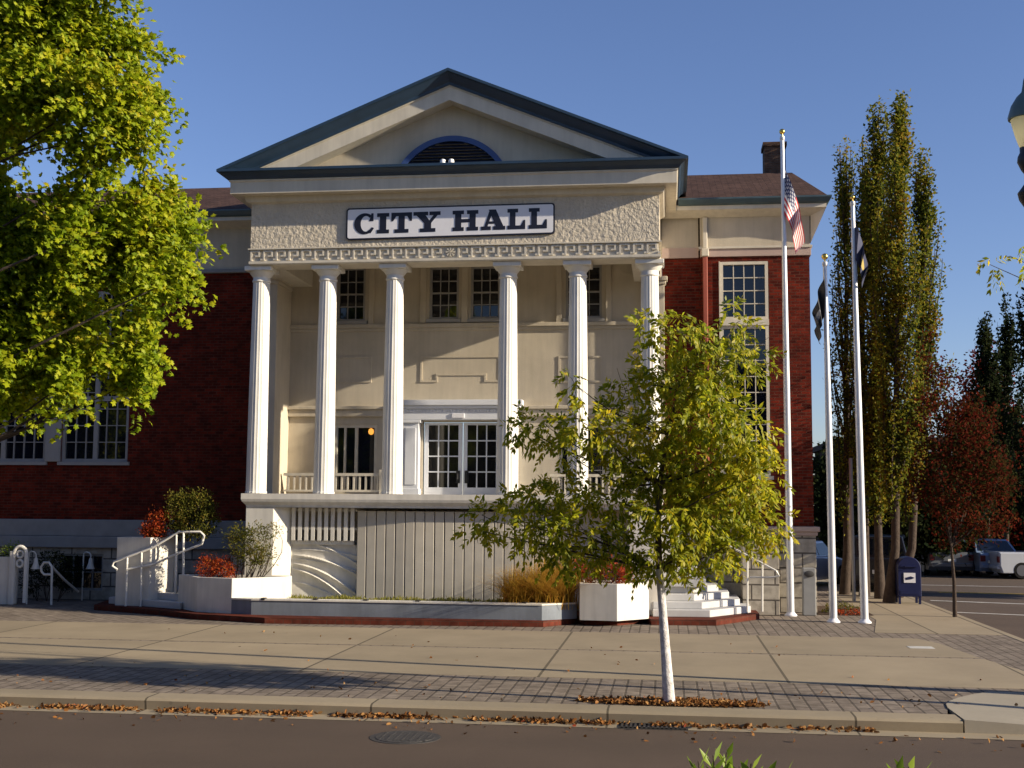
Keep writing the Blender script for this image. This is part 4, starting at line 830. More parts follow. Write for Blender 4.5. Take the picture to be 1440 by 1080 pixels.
# ================================================================== vehicles
def vehicle(name, label, cat, loc, rot, body, kind, L=4.6, Wd=1.8, Ht=1.5, group='parked cars'):
    t = bpy.data.objects.new(name, None); COL.objects.link(t); WL[t.name] = Vector(); tag(t, label, cat, group)
    h = Wd/2; hl, g = L/2, .22
    if kind == 'van':   side = [(-hl, .35), (-hl, 1.0), (-hl+.06, 1.05), (hl-.95, 1.0), (hl-.05, .82), (hl, .6), (hl, .35)]; cab = [(-hl+.05, 1.03), (-hl+.22, Ht), (hl-1.9, Ht), (hl-1.0, 1.0)]
    elif kind == 'pickup': side = [(-hl, .5), (-hl, 1.02), (hl-.1, 1.02), (hl, .9), (hl, .45)]; cab = [(-.55, 1.0), (-.4, Ht), (.75, Ht), (1.35, 1.0)]
    else: side = [(-hl, .38), (-hl, .86), (-hl+.1, .95), (-.2, .96), (hl-1.1, .92), (hl-.08, .74), (hl, .58), (hl, .32)]; cab = [(-hl+.55, .95), (-hl+1.15, Ht), (.35, Ht), (1.05, .94)]
    mb = MB(); n = len(side); low = [(x, .22) for x in (hl-.1, -hl+.1)]
    P = side+low; n = len(P); vs = []
    for y, k in ((-h, .0), (-h+.06, 0), (h-.06, 0), (h, 0)):
        for x, z in P: vs.append((x*(.985 if abs(y) == h else 1), y, z if abs(y) != h else z-.03*(z > .6)))
    fs = [tuple(range(n)), tuple(range(3*n, 4*n))[::-1]]+[(s*n+i, (s+1)*n+i, (s+1)*n+(i+1) % n, s*n+(i+1) % n) for s in range(3) for i in range(n)]
    mb.add(vs, fs); mb.build('body', body, t, bevel=.03)
    mb = MB(); n = len(cab); ti = .16; vs = []
    for y in (-1, 1):
        for x, z in cab: vs.append((x, y*(h-.05-(ti if z == Ht else 0)), z))
    fs = [tuple(range(n)), tuple(range(n, 2*n))[::-1]]+[(i, n+i, n+(i+1) % n, (i+1) % n) for i in range(n)]
    mb.add(vs, fs); cb = mb.build('cabin', body, t, bevel=.03)
    (xa_, za_), (xb_, zb_), (xc_, zc_), (xd_, zd_) = cab
    def lerp(a, b, k): return a+(b-a)*k
    def glass(nm, q): 
        mb = MB(); mb.add(q, [(0, 1, 2, 3)]); mb.build(nm, 'glass', cb, fix=False)
    k0, k1 = .12, .86; e = .012
    for nm, (p0, q0), (p1, q1), sgn in (('rear_window', (xa_, za_), (xb_, zb_), -1), ('windscreen', (xd_, zd_), (xc_, zc_), 1)):
        w0, w1 = h-.05-ti*k0-.10, h-.05-ti*k1-.10; xx0, xx1 = lerp(p0, p1, k0)+e*sgn, lerp(p0, p1, k1)+e*sgn; z0_, z1_ = lerp(q0, q1, k0)+e, lerp(q0, q1, k1)+e
        glass(nm, [(xx0, -w0, z0_), (xx0, w0, z0_), (xx1, w1, z1_), (xx1, -w1, z1_)])
    for sgn in (-1, 1):
        y0_, y1_ = sgn*(h-.05-ti*k0+e), sgn*(h-.05-ti*k1+e); z0_, z1_ = lerp(za_, Ht, k0), lerp(za_, Ht, k1)
        l0, l1, r0, r1 = lerp(xa_, xb_, k0)+.1, lerp(xa_, xb_, k1)+.06, lerp(xd_, xc_, k0)-.1, lerp(xd_, xc_, k1)-.06; m0, m1 = (l0+r0)/2, (l1+r1)/2
        glass('side_window', [(l0, y0_, z0_), (m0-.04, y0_, z0_), (m1-.04, y1_, z1_), (l1, y1_, z1_)]); glass('side_window', [(m0+.04, y0_, z0_), (r0, y0_, z0_), (r1, y1_, z1_), (m1+.04, y1_, z1_)])
    for wx in (-hl+.85, hl-.9):
        for sgn in (-1, 1):
            mb = MB(); mb.lathe([(.2, -.11), (.30, -.11), (.33, -.07), (.33, .07), (.30, .11), (.2, .11)], (0, 0, 0), 22); mb.v = [(wx+a, sgn*(h-.10)+c, .33+b) for a, b, c in mb.v]; wl = mb.build('wheel', 'tyre', t, smooth=True)
            mb = MB(); mb.lathe([(.21, -.118), (.21, .118)], (0, 0, 0), 18); mb.v = [(wx+a, sgn*(h-.10)+c, .33+b) for a, b, c in mb.v]; mb.build('rim', 'rim', wl)
    for sgn in (-1, 1):
        MB().box(-hl-.015, -hl+.05, sgn*(h-.12)-.10, sgn*(h-.12)+.10, .62, .86).build('tail_light', 'tail_red', t, bevel=.01)
        MB().box(hl-.06, hl+.012, sgn*(h-.28)-.16, sgn*(h-.28)+.16, .52, .66).build('headlight', 'off_white', t, bevel=.01)
    MB().box(-hl-.06, -hl+.08, -h+.06, h-.06, .36, .52).build('bumper', body, t, bevel=.03); MB().box(hl-.08, hl+.05, -h+.06, h-.06, .30, .46).build('bumper', body, t, bevel=.03)
    MB().box(-hl-.072, -hl-.061, -.16, .16, .56, .68).build('number_plate', 'plate_white', t); MB().box(hl+.051, hl+.06, -.16, .16, .34, .45).build('number_plate', 'plate_white', t)
    t.location = loc; t.rotation_euler = (0, 0, rot); return t
GZ = -.15
vehicle('parked_van', 'black minivan parked behind the poplar trunk and mailbox', 'van', (6.75, 40.8, 0), R(78), 'car_black', 'van', 4.7, 1.85, 1.68)
vehicle('parked_car', 'silver blue car half hidden behind the corner of the hall and a flagpole', 'car', (4.25, 41.5, 0), R(60), 'car_silver', 'sedan', 4.5, 1.75, 1.45)
vehicle('parked_pickup', 'white pickup truck at the right edge of the far car row', 'pickup', (15.0, 50.5, GZ), R(6), 'car_white_shaded', 'pickup', 5.2, 1.9, 1.75)
vehicle('parked_car', 'pale blue car parked beside the white pickup', 'car', (at(1380, 790, 52.5).x, 52.5, GZ), R(97), 'car_pale', 'sedan', 4.4, 1.75, 1.45)
vehicle('parked_car', 'mid blue car in the far row, behind the thin tree trunk', 'car', (at(1349, 790, 54).x, 54, GZ), R(96), 'car_blue', 'sedan', 4.4, 1.75, 1.45)
vehicle('parked_car', 'dark grey car at the left end of the far row', 'car', (at(1316, 790, 53).x, 53, GZ), R(94), 'car_grey', 'sedan', 4.4, 1.75, 1.45)
# far dark building
fb = thing('office_building', (20, 80, 0), 'dim dark brick building far behind the parked cars', 'building')
MB().box(11, 40, 80, 95, -.2, 6.5).build('wall', 'dark_brick', fb)
MB().box(10.7, 40.3, 79.7, 95.3, 6.5, 6.9).build('parapet', 'dark_brick', fb)
for i in range(8):
    for j in range(2):
        x = 12.5+i*3.4; z = 1.2+j*3.2; w_ = MB().box(x, x+1.8, 79.93, 79.999, z, z+1.7).build('window', 'stone_grey', fb); MB().box(x+.1, x+1.7, 79.90, 79.929, z+.1, z+1.6).build('pane', 'glass', w_)
# unseen buildings added to cut sky light; the far row is mirrored in windows
sb = thing('sky_blocker_row', (-20, -18, 0), 'unseen dark brick row across the street, added to cut sky light', 'building')
MB().box(-75, 45, -32, -17, -.16, 11).build('wall', 'dark_brick', sb); MB().box(-75.2, 45.2, -32.2, -16.8, 11, 11.5).build('parapet', 'stone_grey', sb)
nb = thing('sky_blocker_left', (-50, 30, 0), 'unseen dark brick block added to dim the left wing', 'building')
MB().box(-75, -42, 5, 29, -.16, 12).build('wall', 'dark_brick', nb); MB().box(-75.3, -41.7, 4.7, 29.3, 12, 12.4).build('parapet', 'stone_grey', nb)
#@@PLANTS@@
# ================================================================== plants
def limb_mesh(mb, pts, r0, r1, n=7):
    k = len(pts); mb.tube(pts, [r0+(r1-r0)*i/(k-1) for i in range(k)], n)
def px_blob(px, py, rx, ry, Y, ky=1.0):
    c = at(px, py, Y); s = Y/F; return (tuple(c), (rx*s, max(.3, (rx+ry)/2*s*ky), ry*s))
# --- big maple at the left
bx, by = -11.6, 17.0
t = thing('maple_tree', (bx, by, 0), 'large bright green tree filling the upper left corner', 'tree')
BL = [(60, 30, 80, 60), (135, 55, 55, 55), (195, 70, 26, 30), (150, 130, 60, 50), (195, 190, 38, 42), (205, 130, 22, 22), (50, 120, 70, 55), (135, 200, 42, 30), (10, 170, 45, 40), (80, 165, 40, 36), (0, 60, 60, 80), (-40, 260, 50, 70),
      (5, 300, 16, 30), (90, 275, 22, 28), (125, 245, 16, 26), (222, 268, 22, 16), (120, 330, 70, 50), (205, 305, 55, 36), (248, 330, 36, 44), (60, 385, 70, 50), (195, 375, 45, 50), (240, 395, 30, 36), (105, 440, 46, 40), (20, 440, 50, 60),
      (195, 470, 30, 34), (182, 505, 20, 34), (150, 490, 22, 26), (75, 500, 34, 36), (60, 545, 12, 16), (20, 520, 26, 40), (40, 535, 40, 28), (95, 480, 40, 36), (100, 535, 16, 22), (8, 560, 18, 12), (191, 535, 11, 20), (95, 335, 50, 40), (30, 350, 50, 45), (-60, 480, 60, 80), (-60, 120, 90, 120), (40, -60, 110, 60), (140, -50, 50, 60), (-60, -80, 120, 90), (-140, 200, 90, 200), (100, -150, 130, 60), (0, -230, 130, 70), (-60, 380, 60, 80)]
blobs = []
for k, (a, b, c, d) in enumerate(BL):
    blobs.append(px_blob(a, b, c, d, 17.0+RNG.uniform(-.8, .8), 1.15))
P, C = blob_points([(c, tuple(.9*q for q in r_)) for c, r_ in blobs], 175, .125, 19)
ex, ec = [], []
for c, r_ in blobs:                      # sprigs that break the outline
    for _ in range(int(10+16*max(r_))):
        d = RNG.normal(size=3); d /= np.linalg.norm(d); st = np.array(c)+d*np.array(r_)*RNG.uniform(.6, .95); dd = d*.8+np.array([0, 0, -.35])+RNG.normal(size=3)*.35; L_ = RNG.uniform(.25, .55); q = int(24*L_/.4)
        ex.append(st+dd*L_*RNG.random((q, 1))+RNG.normal(size=(q, 3))*.045); ec.append(np.repeat(np.array(c)[None], q, 0))
P = np.concatenate([P]+ex); C = np.concatenate([C]+ec)
D = RNG.normal(size=P.shape)*.8+(P-C)*.9+np.array([.25, -.2, -.55])
n = len(P); leaf_mesh('crown', P, D, RNG.uniform(.06, .105, n), RNG.uniform(.065, .105, n), 'leaf_maple', t, .22, shape='star', face=(.75, -.45, .75))
mb = MB(); limb_mesh(mb, [(bx, by, 0), (bx+.05, by, 1.5), (bx-.05, by, 3), (bx+.1, by+.05, 4.6), (bx+.2, by, 7), (bx+.1, by, 10)], .26, .06, 12)
for c, r in blobs:
    z = max(3.0, min(8.5, c[2]-.7*abs(c[0]-bx)*.6)); limb_mesh(mb, bend((bx+.1, by, z), c, 6, .07), .034, .006, 6)
    for _ in range(3):
        q = np.array(c)+RNG.normal(size=3)*np.array(r)*.5; limb_mesh(mb, bend(c, q, 3, .1), .012, .004, 4)
mb.build('trunk', 'bark', t, smooth=True, fix=False)
maple = t
for k, (x, y, a) in enumerate(((-21.5, 16.4, 70), (-30, 17.2, 200), (-16, -10, 130), (-2, -11.5, 20), (12, -10.5, 250), (18, 37.5, 40), (24, 49.5, 100))):  # unseen trees, mostly added to block sky light and shade the far cars
    c = maple.copy(); COL.objects.link(c); c.location = (x, y, 0); c.rotation_euler = (0, 0, R(a)); c['group'] = 'unseen trees outside the picture, mostly added to block light'
    c['label'] = ('unseen green tree added to cut sky light, next beyond the left picture edge', 'unseen green tree added to cut sky light, farthest along the kerb to the left', 'unseen green tree added to cut sky light behind the viewer, leftmost of three', 'unseen green tree added to cut sky light behind the viewer, middle of three', 'unseen green tree added to cut sky light behind the viewer, rightmost of three', 'green tree across the side street, outside the right edge', 'unseen green tree added to shade the far car row, outside the right edge')[k]
    if k >= 5: c.scale = (.68,)*3
    for ch in maple.children:
        d = ch.copy(); COL.objects.link(d); d.parent = c
# --- compound leaves (ash): rachis with paired leaflets
def ash_leaves(name, blobs, per, parent, mat='leaf_ash', Lr=.225, rng=RNG):
    Ps, Ds, Ls, Ws = [], [], [], []
    for (c, r), k in blobs_counts(blobs, per):
        pos = np.array(c)+ball(k, rng, .3)*np.array(r)
        for q in pos:
            out = (q-np.array(c))/np.array(r); d = out*.8+rng.normal(size=3)*.6+np.array([0, 0, -.25]); d /= np.linalg.norm(d)+1e-9
            side = np.cross(d, rng.normal(size=3)); side /= np.linalg.norm(side)+1e-9
            L = Lr*(.7+.6*rng.random()); m = 5
            for i in range(m):
                s = (i+.8)/m; b = q+d*L*s+np.array([0, 0, -.30*L*s*s])
                for sg in (-1, 1):
                    Ps.append(b); Ds.append(d*.75+side*sg*.85+np.array([0, 0, -.55])+rng.normal(size=3)*.15); Ls.append(Lr*.46*(.8+.5*rng.random())*(1-.25*abs(s-.5))); Ws.append(Lr*.19)
            Ps.append(q+d*L+np.array([0, 0, -.3*L])); Ds.append(d+np.array([0, 0, -.5])); Ls.append(Lr*.42); Ws.append(Lr*.19)
    Ps = np.array(Ps); return leaf_mesh(name, Ps, np.array(Ds), np.array(Ls), np.array(Ws), mat, parent, .15, face=(.7, -.4, .8))
def blobs_counts(blobs, per): return [(b, max(4, int(per*4.19*b[1][0]*b[1][1]*b[1][2]))) for b in blobs]
tb = onz(941, 989); ty = tb.y
t = thing('young_tree', (tb.x, ty, 0), 'young yellow green tree with white painted trunk at the kerb', 'tree')
BL = [(1035, 455, 22, 34), (1048, 500, 36, 30), (1010, 500, 34, 34), (960, 470, 46, 30), (915, 455, 28, 18), (985, 535, 50, 34), (930, 520, 44, 34), (1000, 580, 50, 36), (940, 590, 46, 34), (880, 550, 34, 24), (1045, 610, 46, 40),
      (808, 540, 16, 28), (830, 600, 42, 34), (770, 600, 34, 24), (735, 600, 26, 22), (790, 630, 30, 20), (880, 620, 44, 34), (860, 575, 20, 16), (990, 650, 70, 44), (1060, 670, 38, 34), (920, 660, 56, 36), (1015, 710, 70, 40), (1070, 735, 32, 34), (950, 720, 60, 36),
      (870, 700, 48, 28), (800, 695, 46, 24), (745, 705, 44, 26), (700, 735, 38, 26), (760, 745, 50, 26), (820, 745, 50, 24), (860, 770, 46, 26), (800, 780, 40, 22), (745, 765, 20, 14), (930, 770, 44, 34), (990, 770, 46, 34), (1030, 760, 40, 26), (960, 805, 24, 18), (905, 800, 18, 16), (670, 745, 18, 14)]
blobs = [px_blob(a, b, c*.92, d*.84, ty+RNG.uniform(-.45, .45), 1.5) for a, b, c, d in BL]
ash_leaves('crown', blobs, 290, t)
sp = [tuple(at(941, 989, ty)), tuple(at(937, 930, ty)), tuple(at(932, 860, ty)), tuple(at(927, 800, ty))]
mb = MB(); mb.tube([sp[0], sp[1], sp[2], sp[3]], [.085, .068, .056, .05], 12); mb.build('painted_trunk', 'bark_white', t, smooth=True)
ps = [sp[3], tuple(at(925, 740, ty)), tuple(at(928, 680, ty)), tuple(at(938, 610, ty)), tuple(at(955, 550, ty)), tuple(at(985, 490, ty))]
mb = MB(); limb_mesh(mb, ps, .049, .012, 9)
for (c, r), (a, b, _, _) in zip(blobs, BL):
    k = min(range(len(ps)), key=lambda i: abs(ps[i][2]-(c[2]-.55*abs(c[0]-ps[i][0])*.8))); limb_mesh(mb, bend(ps[k], c, 5, .06), .017, .004, 5)
    for _ in range(2): limb_mesh(mb, bend(c, np.array(c)+RNG.normal(size=3)*np.array(r)*.6, 3, .1), .006, .003, 4)
mb.build('branch', 'bark', t, smooth=True, fix=False)
# --- tree beyond the right edge, one spray reaching in
t = thing('street_tree', (7.3, 16.6, 0), 'leafy spray of a tree reaching in from the right edge below the lamp', 'tree')
blobs = [px_blob(1420, 360, 34, 15, 16.2, .8), px_blob(1392, 372, 16, 9, 16.2, .8), px_blob(1455, 370, 22, 14, 16.3, 1)]+[px_blob(1560, 300, 60, 60, 16.5), px_blob(1600, 200, 70, 70, 16.7), px_blob(1530, 400, 34, 30, 16.4)]
ash_leaves('crown', blobs, 60, t, Lr=.22)
mb = MB(); limb_mesh(mb, [(7.3, 16.6, 0), (7.3, 16.6, 3), (7.5, 16.6, 5), (7.7, 16.7, 7.5)], .09, .03, 9)
for c, r in blobs: limb_mesh(mb, bend((7.4, 16.6, 4.2), c, 5, .05), .02, .004, 5)
mb.build('trunk', 'bark', t, smooth=True, fix=False)
# --- columnar poplars
def columnar(px, ytop, ybot, wpx, Y, label, mat='leaf_poplar', n=7500, trunk_px=None, lean=0, leaf=.11, name='poplar_tree', grp='columnar trees behind the flagpoles', zb=0):
    b = at(trunk_px or px, 850, Y); base = (b.x, Y, zb); ztop = at(px+lean, ytop, Y).z; zbot = at(px, ybot, Y).z; xt = at(px+lean, ytop, Y).x; xm = at(px, (ytop+ybot)/2, Y).x
    t = thing(name, base, label, 'tree', grp); hw = wpx/2*Y/F; mb = MB()
    ax = [(b.x, Y, zb), (b.x+(xm-b.x)*.5, Y, zbot*.6), (xm, Y, (zbot+ztop)/2), (xt, Y, ztop)]
    limb_mesh(mb, ax, .17, .01, 9)
    def axis(z):
        u = min(1, max(0, (z-zb)/(ztop-zb))); return b.x+(xm-b.x)*min(1, u*2) if u < .5 else xm+(xt-xm)*(u-.5)*2
    Ps, Ds = [], []; nb = 60
    for k in range(nb):
        u0 = RNG.random()**1.3*.86; z0 = zbot-(.2 if u0 < .2 else 0)+(ztop-zbot)*u0; an = RNG.random()*6.28
        prof = hw*(.55+.45*min(1, u0*4))*(1-max(0, u0-.35)/.75)*RNG.uniform(.45, 1.08); Lb = (ztop-zbot)*(.14+.20*RNG.random())*(1.05-u0*.5); z1 = min(z0+Lb, ztop-.1*RNG.random())
        a = np.array([axis(z0), Y, z0]); e = np.array([axis(z1)+prof*math.cos(an), Y+prof*math.sin(an), z1]); m = np.array([axis(z0)+prof*.85*math.cos(an), Y+prof*.85*math.sin(an), z0+(z1-z0)*.35])
        pts = [tuple((1-s)**2*a+2*s*(1-s)*m+s*s*e) for s in [i/7 for i in range(8)]]; limb_mesh(mb, pts, .032, .006, 5)
        q = int(n/nb*RNG.uniform(.5, 1.5)); s = RNG.random(q)**.8; s = s[:, None]
        pos = (1-s)**2*a+2*s*(1-s)*m+s*s*e+RNG.normal(size=(q, 3))*np.array([.085, .085, .16]); Ps.append(pos); Ds.append(RNG.normal(size=(q, 3))*.7+np.array([.15*math.cos(an), .15*math.sin(an), .25]))
    q = int(n*.10); s = RNG.random(q); z = zbot+(ztop+.25-zbot)*(.3+.7*s); pos = np.stack([[axis(v) for v in z], np.full(q, Y), z], 1)+RNG.normal(size=(q, 3))*np.array([.10, .10, .1]); Ps.append(pos); Ds.append(RNG.normal(size=(q, 3))+np.array([0, 0, .6]))
    P = np.concatenate(Ps); D = np.concatenate(Ds); k = len(P)
    leaf_mesh('crown', P, D, RNG.uniform(.7, 1.25, k)*leaf, RNG.uniform(.6, 1.0, k)*leaf*.8, mat, t, .2, face=(.6, -.3, .5)); mb.build('trunk', 'bark_grey', t, smooth=True, fix=False)
    return t
columnar(1190, 205, 735, 60, 37.5, 'thin sparse columnar tree, nearest the hall roof', n=6500, trunk_px=1188)
columnar(1228, 158, 735, 76, 36.0, 'columnar tree with a dark pointed top left of the tallest spire', n=15000, trunk_px=1238, lean=8)
columnar(1213, 208, 735, 54, 37.0, 'slender columnar tree between the thin sparse one and the dark pointed one', n=7000, trunk_px=1216)
columnar(1262, 146, 722, 74, 34.6, 'tallest columnar tree, its trunk next to the mailbox', n=17000, trunk_px=1250, lean=4)
columnar(1297, 222, 725, 68, 36.5, 'rightmost columnar tree with yellow green edge, behind the dark red maple', n=13000, trunk_px=1262, lean=-2)
# --- red maples
def round_tree(name, label, base, trunk_top, BL, Y, mat, per, leaf, tr=.06, tmat='bark', grp=None, jit=.6, clump=.12, cn=12):
    t = thing(name, base, label, 'tree', grp); blobs = [px_blob(a, b, c, d, Y+RNG.uniform(-jit, jit), 1.0) for a, b, c, d in BL]
    P, C = blob_points(blobs, per, clump, cn); D = RNG.normal(size=P.shape)*.8+(P-C)*.6+np.array([0, 0, -.2]); n = len(P)
    leaf_mesh('crown', P, D, RNG.uniform(.7, 1.2, n)*leaf, RNG.uniform(.6, 1., n)*leaf*.85, mat, t, .2)
    mb = MB(); limb_mesh(mb, [base, tuple((np.array(base)+np.array(trunk_top))/2+np.array([.02, 0, 0])), trunk_top], tr, tr*.5, 9)
    for c, r in blobs: limb_mesh(mb, bend(trunk_top, c, 5, .06), tr*.35, .006, 5)
    mb.build('trunk', tmat, t, smooth=True, fix=False); return t
b = onz(1343, 868); tt = at(1338, 770, b.y)
round_tree('maple_tree', 'slim dark red and green maple with a thin pale trunk near the side street', (b.x, b.y, 0), tuple(tt), [(1308, 485, 10, 14), (1310, 600, 26, 50), (1345, 610, 36, 46), (1322, 545, 24, 34), (1312, 510, 16, 22), (1335, 680, 46, 48), (1375, 660, 40, 44), (1300, 680, 24, 34), (1345, 745, 34, 28), (1390, 720, 34, 36), (1370, 590, 30, 40), (1405, 670, 24, 40)], b.y, 'leaf_red', 95, .085, .055, 'bark_grey', 'red maples on the right', .5, .10, 11)
round_tree('maple_tree', 'taller pointed crimson maple at the right, beyond the slim one', (at(1395, 740, 66).x, 66, GZ), tuple(at(1392, 740, 66)), [(1383, 492, 9, 14), (1380, 512, 16, 20), (1384, 545, 26, 34), (1390, 600, 40, 44), (1372, 640, 38, 40), (1408, 660, 34, 50), (1365, 690, 40, 40), (1400, 720, 38, 40), (1350, 600, 24, 34)], 66, 'leaf_crimson', 24, .19, .10, 'bark', 'red maples on the right', 1.2, .24, 11)
# --- dark trees behind
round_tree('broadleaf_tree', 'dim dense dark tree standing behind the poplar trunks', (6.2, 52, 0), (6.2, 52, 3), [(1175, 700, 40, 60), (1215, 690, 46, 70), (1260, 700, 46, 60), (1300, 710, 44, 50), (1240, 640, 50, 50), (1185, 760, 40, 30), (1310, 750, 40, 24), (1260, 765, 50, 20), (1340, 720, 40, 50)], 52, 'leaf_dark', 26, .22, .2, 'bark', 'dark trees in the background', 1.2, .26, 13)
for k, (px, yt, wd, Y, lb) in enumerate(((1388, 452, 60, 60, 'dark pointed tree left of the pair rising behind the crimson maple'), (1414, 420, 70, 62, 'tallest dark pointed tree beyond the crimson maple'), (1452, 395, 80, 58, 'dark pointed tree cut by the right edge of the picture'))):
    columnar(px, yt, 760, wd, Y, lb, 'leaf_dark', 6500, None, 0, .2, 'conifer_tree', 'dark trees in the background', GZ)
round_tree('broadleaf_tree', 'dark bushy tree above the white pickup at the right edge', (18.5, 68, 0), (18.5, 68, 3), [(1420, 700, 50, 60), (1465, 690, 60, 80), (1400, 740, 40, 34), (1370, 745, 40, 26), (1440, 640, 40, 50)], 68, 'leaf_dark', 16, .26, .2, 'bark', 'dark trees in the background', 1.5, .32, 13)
# --- shrubs and grasses
def shrub(name, label, BL, Y, mat, per, leaf, ground, asp=.5, clump=.05, cn=9, up=0., grp='shrubs in the white planters', cat='shrub'):
    blobs = [px_blob(a, b, c, d, Y+RNG.uniform(-.1, .1), .8) for a, b, c, d in BL]; base = (blobs[0][0][0], Y, ground)
    t = thing(name, base, label, cat, grp); P, C = blob_points(blobs, per, clump, cn); D = RNG.normal(size=P.shape)*.8+(P-C)*2+np.array([0, 0, up]); n = len(P)
    leaf_mesh('foliage', P, D, RNG.uniform(.7, 1.3, n)*leaf, RNG.uniform(.7, 1.1, n)*leaf*asp, mat, t, .2)
    mb = MB()
    for c, r in blobs:
        for _ in range(4): limb_mesh(mb, bend((base[0]+(c[0]-base[0])*.6, Y, ground), np.array(c)+RNG.normal(size=3)*np.array(r)*.4, 4, .08), .012, .004, 5)
    mb.build('stem', 'bark', t, smooth=True, fix=False); return t
shrub('shrub', 'scarlet bush on top of the tall white planter', [(215, 740, 14, 14), (228, 732, 14, 17), (208, 746, 9, 9), (222, 748, 16, 8)], YP2+.28, 'leaf_scarlet', 1500, .06, P2Z-.1)
shrub('shrub', 'olive green bush beside the scarlet one on the tall planter', [(255, 725, 22, 26), (280, 712, 22, 24), (270, 738, 28, 18), (292, 732, 14, 20), (248, 705, 12, 14), (265, 700, 14, 12)], YP2+.3, 'leaf_olive', 900, .075, P2Z-.1, .4)
shrub('shrub', 'low scarlet bush in the left planter at its outer corner', [(292, 796, 13, 15), (313, 798, 16, 14), (324, 803, 9, 9)], PLY, 'leaf_scarlet', 1700, .05, PLZ-.08)
shrub('shrub', 'airy olive bush leaning against the porch pier', [(340, 765, 18, 20), (362, 758, 20, 24), (350, 785, 22, 16), (372, 780, 14, 14), (330, 752, 12, 13), (385, 745, 8, 10)], PLY+.15, 'leaf_olive', 750, .075, PLZ-.08, .3)
shrub('shrub', 'rusty red bush in the right planter under the young tree', [(828, 806, 16, 16), (855, 802, 18, 18), (875, 808, 16, 13), (812, 798, 12, 14)], PRY, 'leaf_scarlet', 1300, .055, PRZ-.08)
shrub('shrub', 'dark evergreen bush in the basement area at the left', [(70, 800, 24, 26), (95, 805, 20, 26), (45, 815, 16, 22)], 30.4, 'leaf_dark', 500, .07, 0, .5, grp='shrubs at the left wall')
shrub('shrub', 'small yellow green plant on the far left wall', [(20, 770, 8, 7), (8, 776, 8, 6)], 29.6, 'leaf_fresh', 1500, .045, 1.2, .5, grp='shrubs at the left wall')
def grass(name, label, cx, cy, z0, n, L, spread, mat, r=.012, cat='grass', kind=None, ex=(.5, .3), grp=None):
    base = np.stack([cx+RNG.normal(size=n)*ex[0], cy+RNG.normal(size=n)*ex[1], np.full(n, z0)], 1); V = []; Fc = []
    for i in range(n):
        a = RNG.random()*6.28; l = L*RNG.uniform(.6, 1.15); sp = spread*RNG.random(); o = len(V); d = np.array([math.cos(a), math.sin(a), 0]); s = np.array([-d[1], d[0], 0])*r
        for k in range(4):
            u = k/3; q = base[i]+d*sp*l*u*u+np.array([0, 0, l*(u-.28*sp*u*u)]); ww = (1-u*.85); V += [tuple(q-s*ww), tuple(q+s*ww)]
        Fc += [(o+2*k, o+2*k+1, o+2*k+3, o+2*k+2) for k in range(3)]
    o = MB().add(V, Fc).build(name, mat, fix=False); tag(o, label, cat, grp, kind); return o
p = at(732, 842, FY+.5); q = at(775, 842, FY+.55)
grass('ornamental_grass', 'golden ornamental grass tuft spilling over the right end of the fountain', q.x, q.y, .33, 2400, 1.12, 1.5, 'grass_gold', .009, ex=(.20, .12), grp='grass tufts in the fountain')
grass('ornamental_grass', 'rusty orange grass tuft left of the golden one', p.x, p.y, .33, 1600, .85, 1.5, 'grass_gold', .009, ex=(.16, .12), grp='grass tufts in the fountain')
V = RNG.random(2000); Pn = np.stack([-9.3+6.9*V, 27.6+.6*RNG.random(2000), np.full(2000, .34)+.02*RNG.random(2000)], 1)
o = leaf_mesh('water_grass', Pn, np.stack([RNG.normal(size=2000)*.4, RNG.normal(size=2000)*.4, np.ones(2000)], 1), RNG.uniform(.05, .14, 2000)*(0.6+.6*np.abs(np.sin(V*17))), np.full(2000, .025), 'grass_lime'); o['kind'] = 'stuff'; o['label'] = 'yellow green growth along the fountain basin'
# fallen leaves along the kerb and in the mulch ring
def litter(name, n, fn, size, label, up=1.0):
    P = np.array([fn() for _ in range(n)]); D = np.stack([RNG.normal(size=n), RNG.normal(size=n), RNG.normal(size=n)*.35+.15], 1); o = leaf_mesh(name, P, D, RNG.uniform(.45, 1.6, n)*size, RNG.uniform(.4, 1.2, n)*size*.8, 'leaf_litter', None, .3, shape='lobed'); o['kind'] = 'stuff'; o['label'] = label; return o
def kerb_leaf():
    while True:
        x = random.uniform(-11, 2.5)
        if x < .2 or random.random() < .55:
            if math.sin(x*3.1)+math.sin(x*7.7+1)+random.gauss(0, .8) > -.6: break
    return (x, 15.86-abs(random.gauss(0, .09)), -.143+random.random()*.022)
litter('fallen_leaves', 2200, kerb_leaf, .055, 'fallen orange leaves along the kerb')
mc = onz(945, 992); ra, rb = onz(1072, 990).x-mc.x, .30
sheet('tree_pit', [(mc.x+(.0)+1.25*math.cos(R(a)), 16.62+.27*math.sin(R(a))) for a in range(0, 360, 15)], .006, 'mulch')
def pit_leaf():
    a = random.random()*6.28; r = random.random()**.5; return (mc.x+1.25*r*math.cos(a), 16.62+.27*r*math.sin(a), .01+random.random()*.02)
litter('leaf_litter', 1700, pit_leaf, .05, 'brown leaf litter round the young tree')
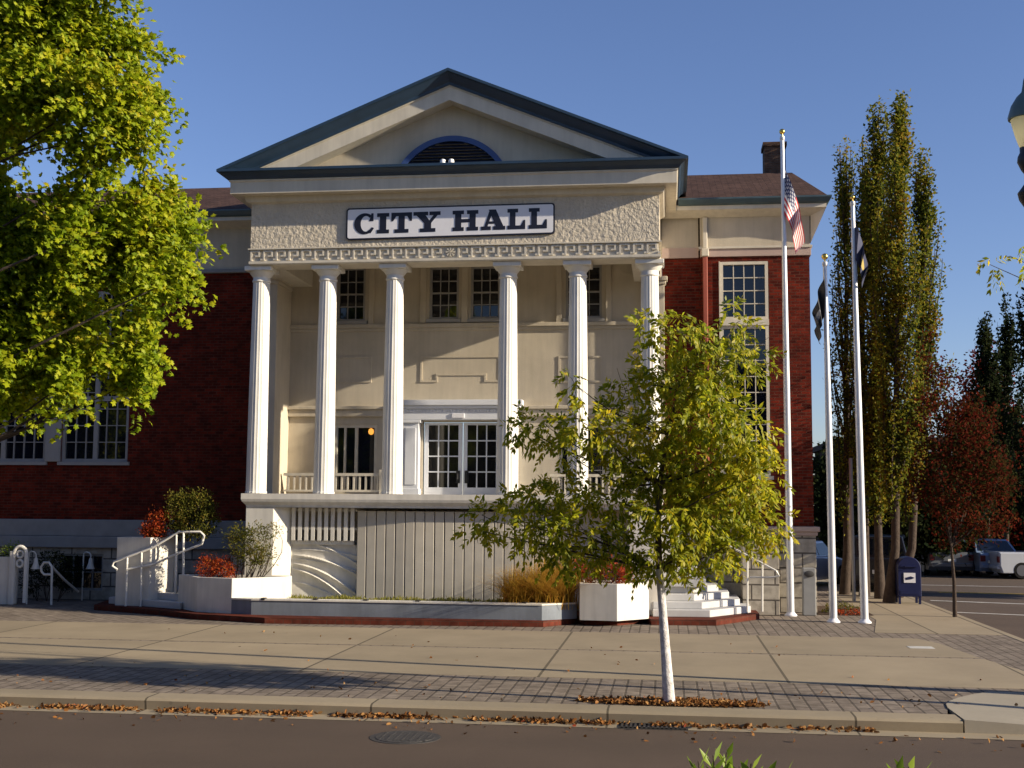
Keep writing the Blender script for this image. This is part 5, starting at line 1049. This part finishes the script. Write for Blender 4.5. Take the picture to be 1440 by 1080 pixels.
litter('scattered_leaves', 260, lambda: (lambda q: (random.uniform(-11, 5), q, .012 if q > 15.9 else -.14))(random.choice((random.uniform(16.4, 18), random.uniform(16.4, 25), random.uniform(14.6, 15.6), random.uniform(15.2, 15.7)))), .05, 'stray leaves on the paving')
bd = onz(1190, 862)
sheet('flower_bed', [(bd.x-.75, 30.4), (bd.x+.55, 30.4), (bd.x+.55, 33), (bd.x-.6, 33)], .012, 'mulch')
shrub('shrub', 'low red and yellow bedding plants between the two right flagpoles', [(1192, 864, 20, 5), (1178, 862, 8, 6), (1205, 860, 10, 5)], 30.6, 'leaf_scarlet', 900, .05, 0, .6, .03, grp='bedding plants')
shrub('shrub', 'low dark green bedding plant strip beside the pedestal', [(1163, 860, 8, 6), (1185, 854, 22, 5)], 31.2, 'leaf_olive', 900, .05, 0, .6, .03, grp='bedding plants')
# foreground shoots at the bottom edge
def shoots(label, plants, Y):
    c = at(plants[0][0], plants[0][1], Y); t = thing('shrub', (c.x, Y, GZ), label, 'shrub', 'foreground shrubs at the bottom edge'); P, D, L, W = [], [], [], []; mb = MB()
    for px, py, k in plants:
        tip = np.array(at(px, py+8, Y+RNG.uniform(-.15, .15))); limb_mesh(mb, bend((c.x+(tip[0]-c.x)*.4, Y, GZ), tip, 5, .03), .008, .003, 5)
        for i in range(k):
            s = i*.022; a = i*2.4+RNG.random(); P.append(tip-np.array([0, 0, .03+s])); D.append([math.cos(a)*.55, math.sin(a)*.55, .85-.05*i]); L.append(.085*RNG.uniform(.8, 1.2)); W.append(.030)
    leaf_mesh('foliage', np.array(P), np.array(D), np.array(L), np.array(W), 'leaf_fresh', t, .2); mb.build('stem', 'bark', t, smooth=True, fix=False)
shoots('bright green leafy shoots at the bottom edge below the young tree', [(982, 1062, 14), (1003, 1054, 14), (1022, 1050, 16), (1040, 1070, 12), (1056, 1066, 12), (1075, 1078, 10), (1100, 1078, 10), (1010, 1080, 14)], 5.0)
shoots('few bright green leaf tips at the bottom edge nearer the right corner', [(1262, 1074, 10), (1278, 1070, 10), (1295, 1076, 10)], 5.0)
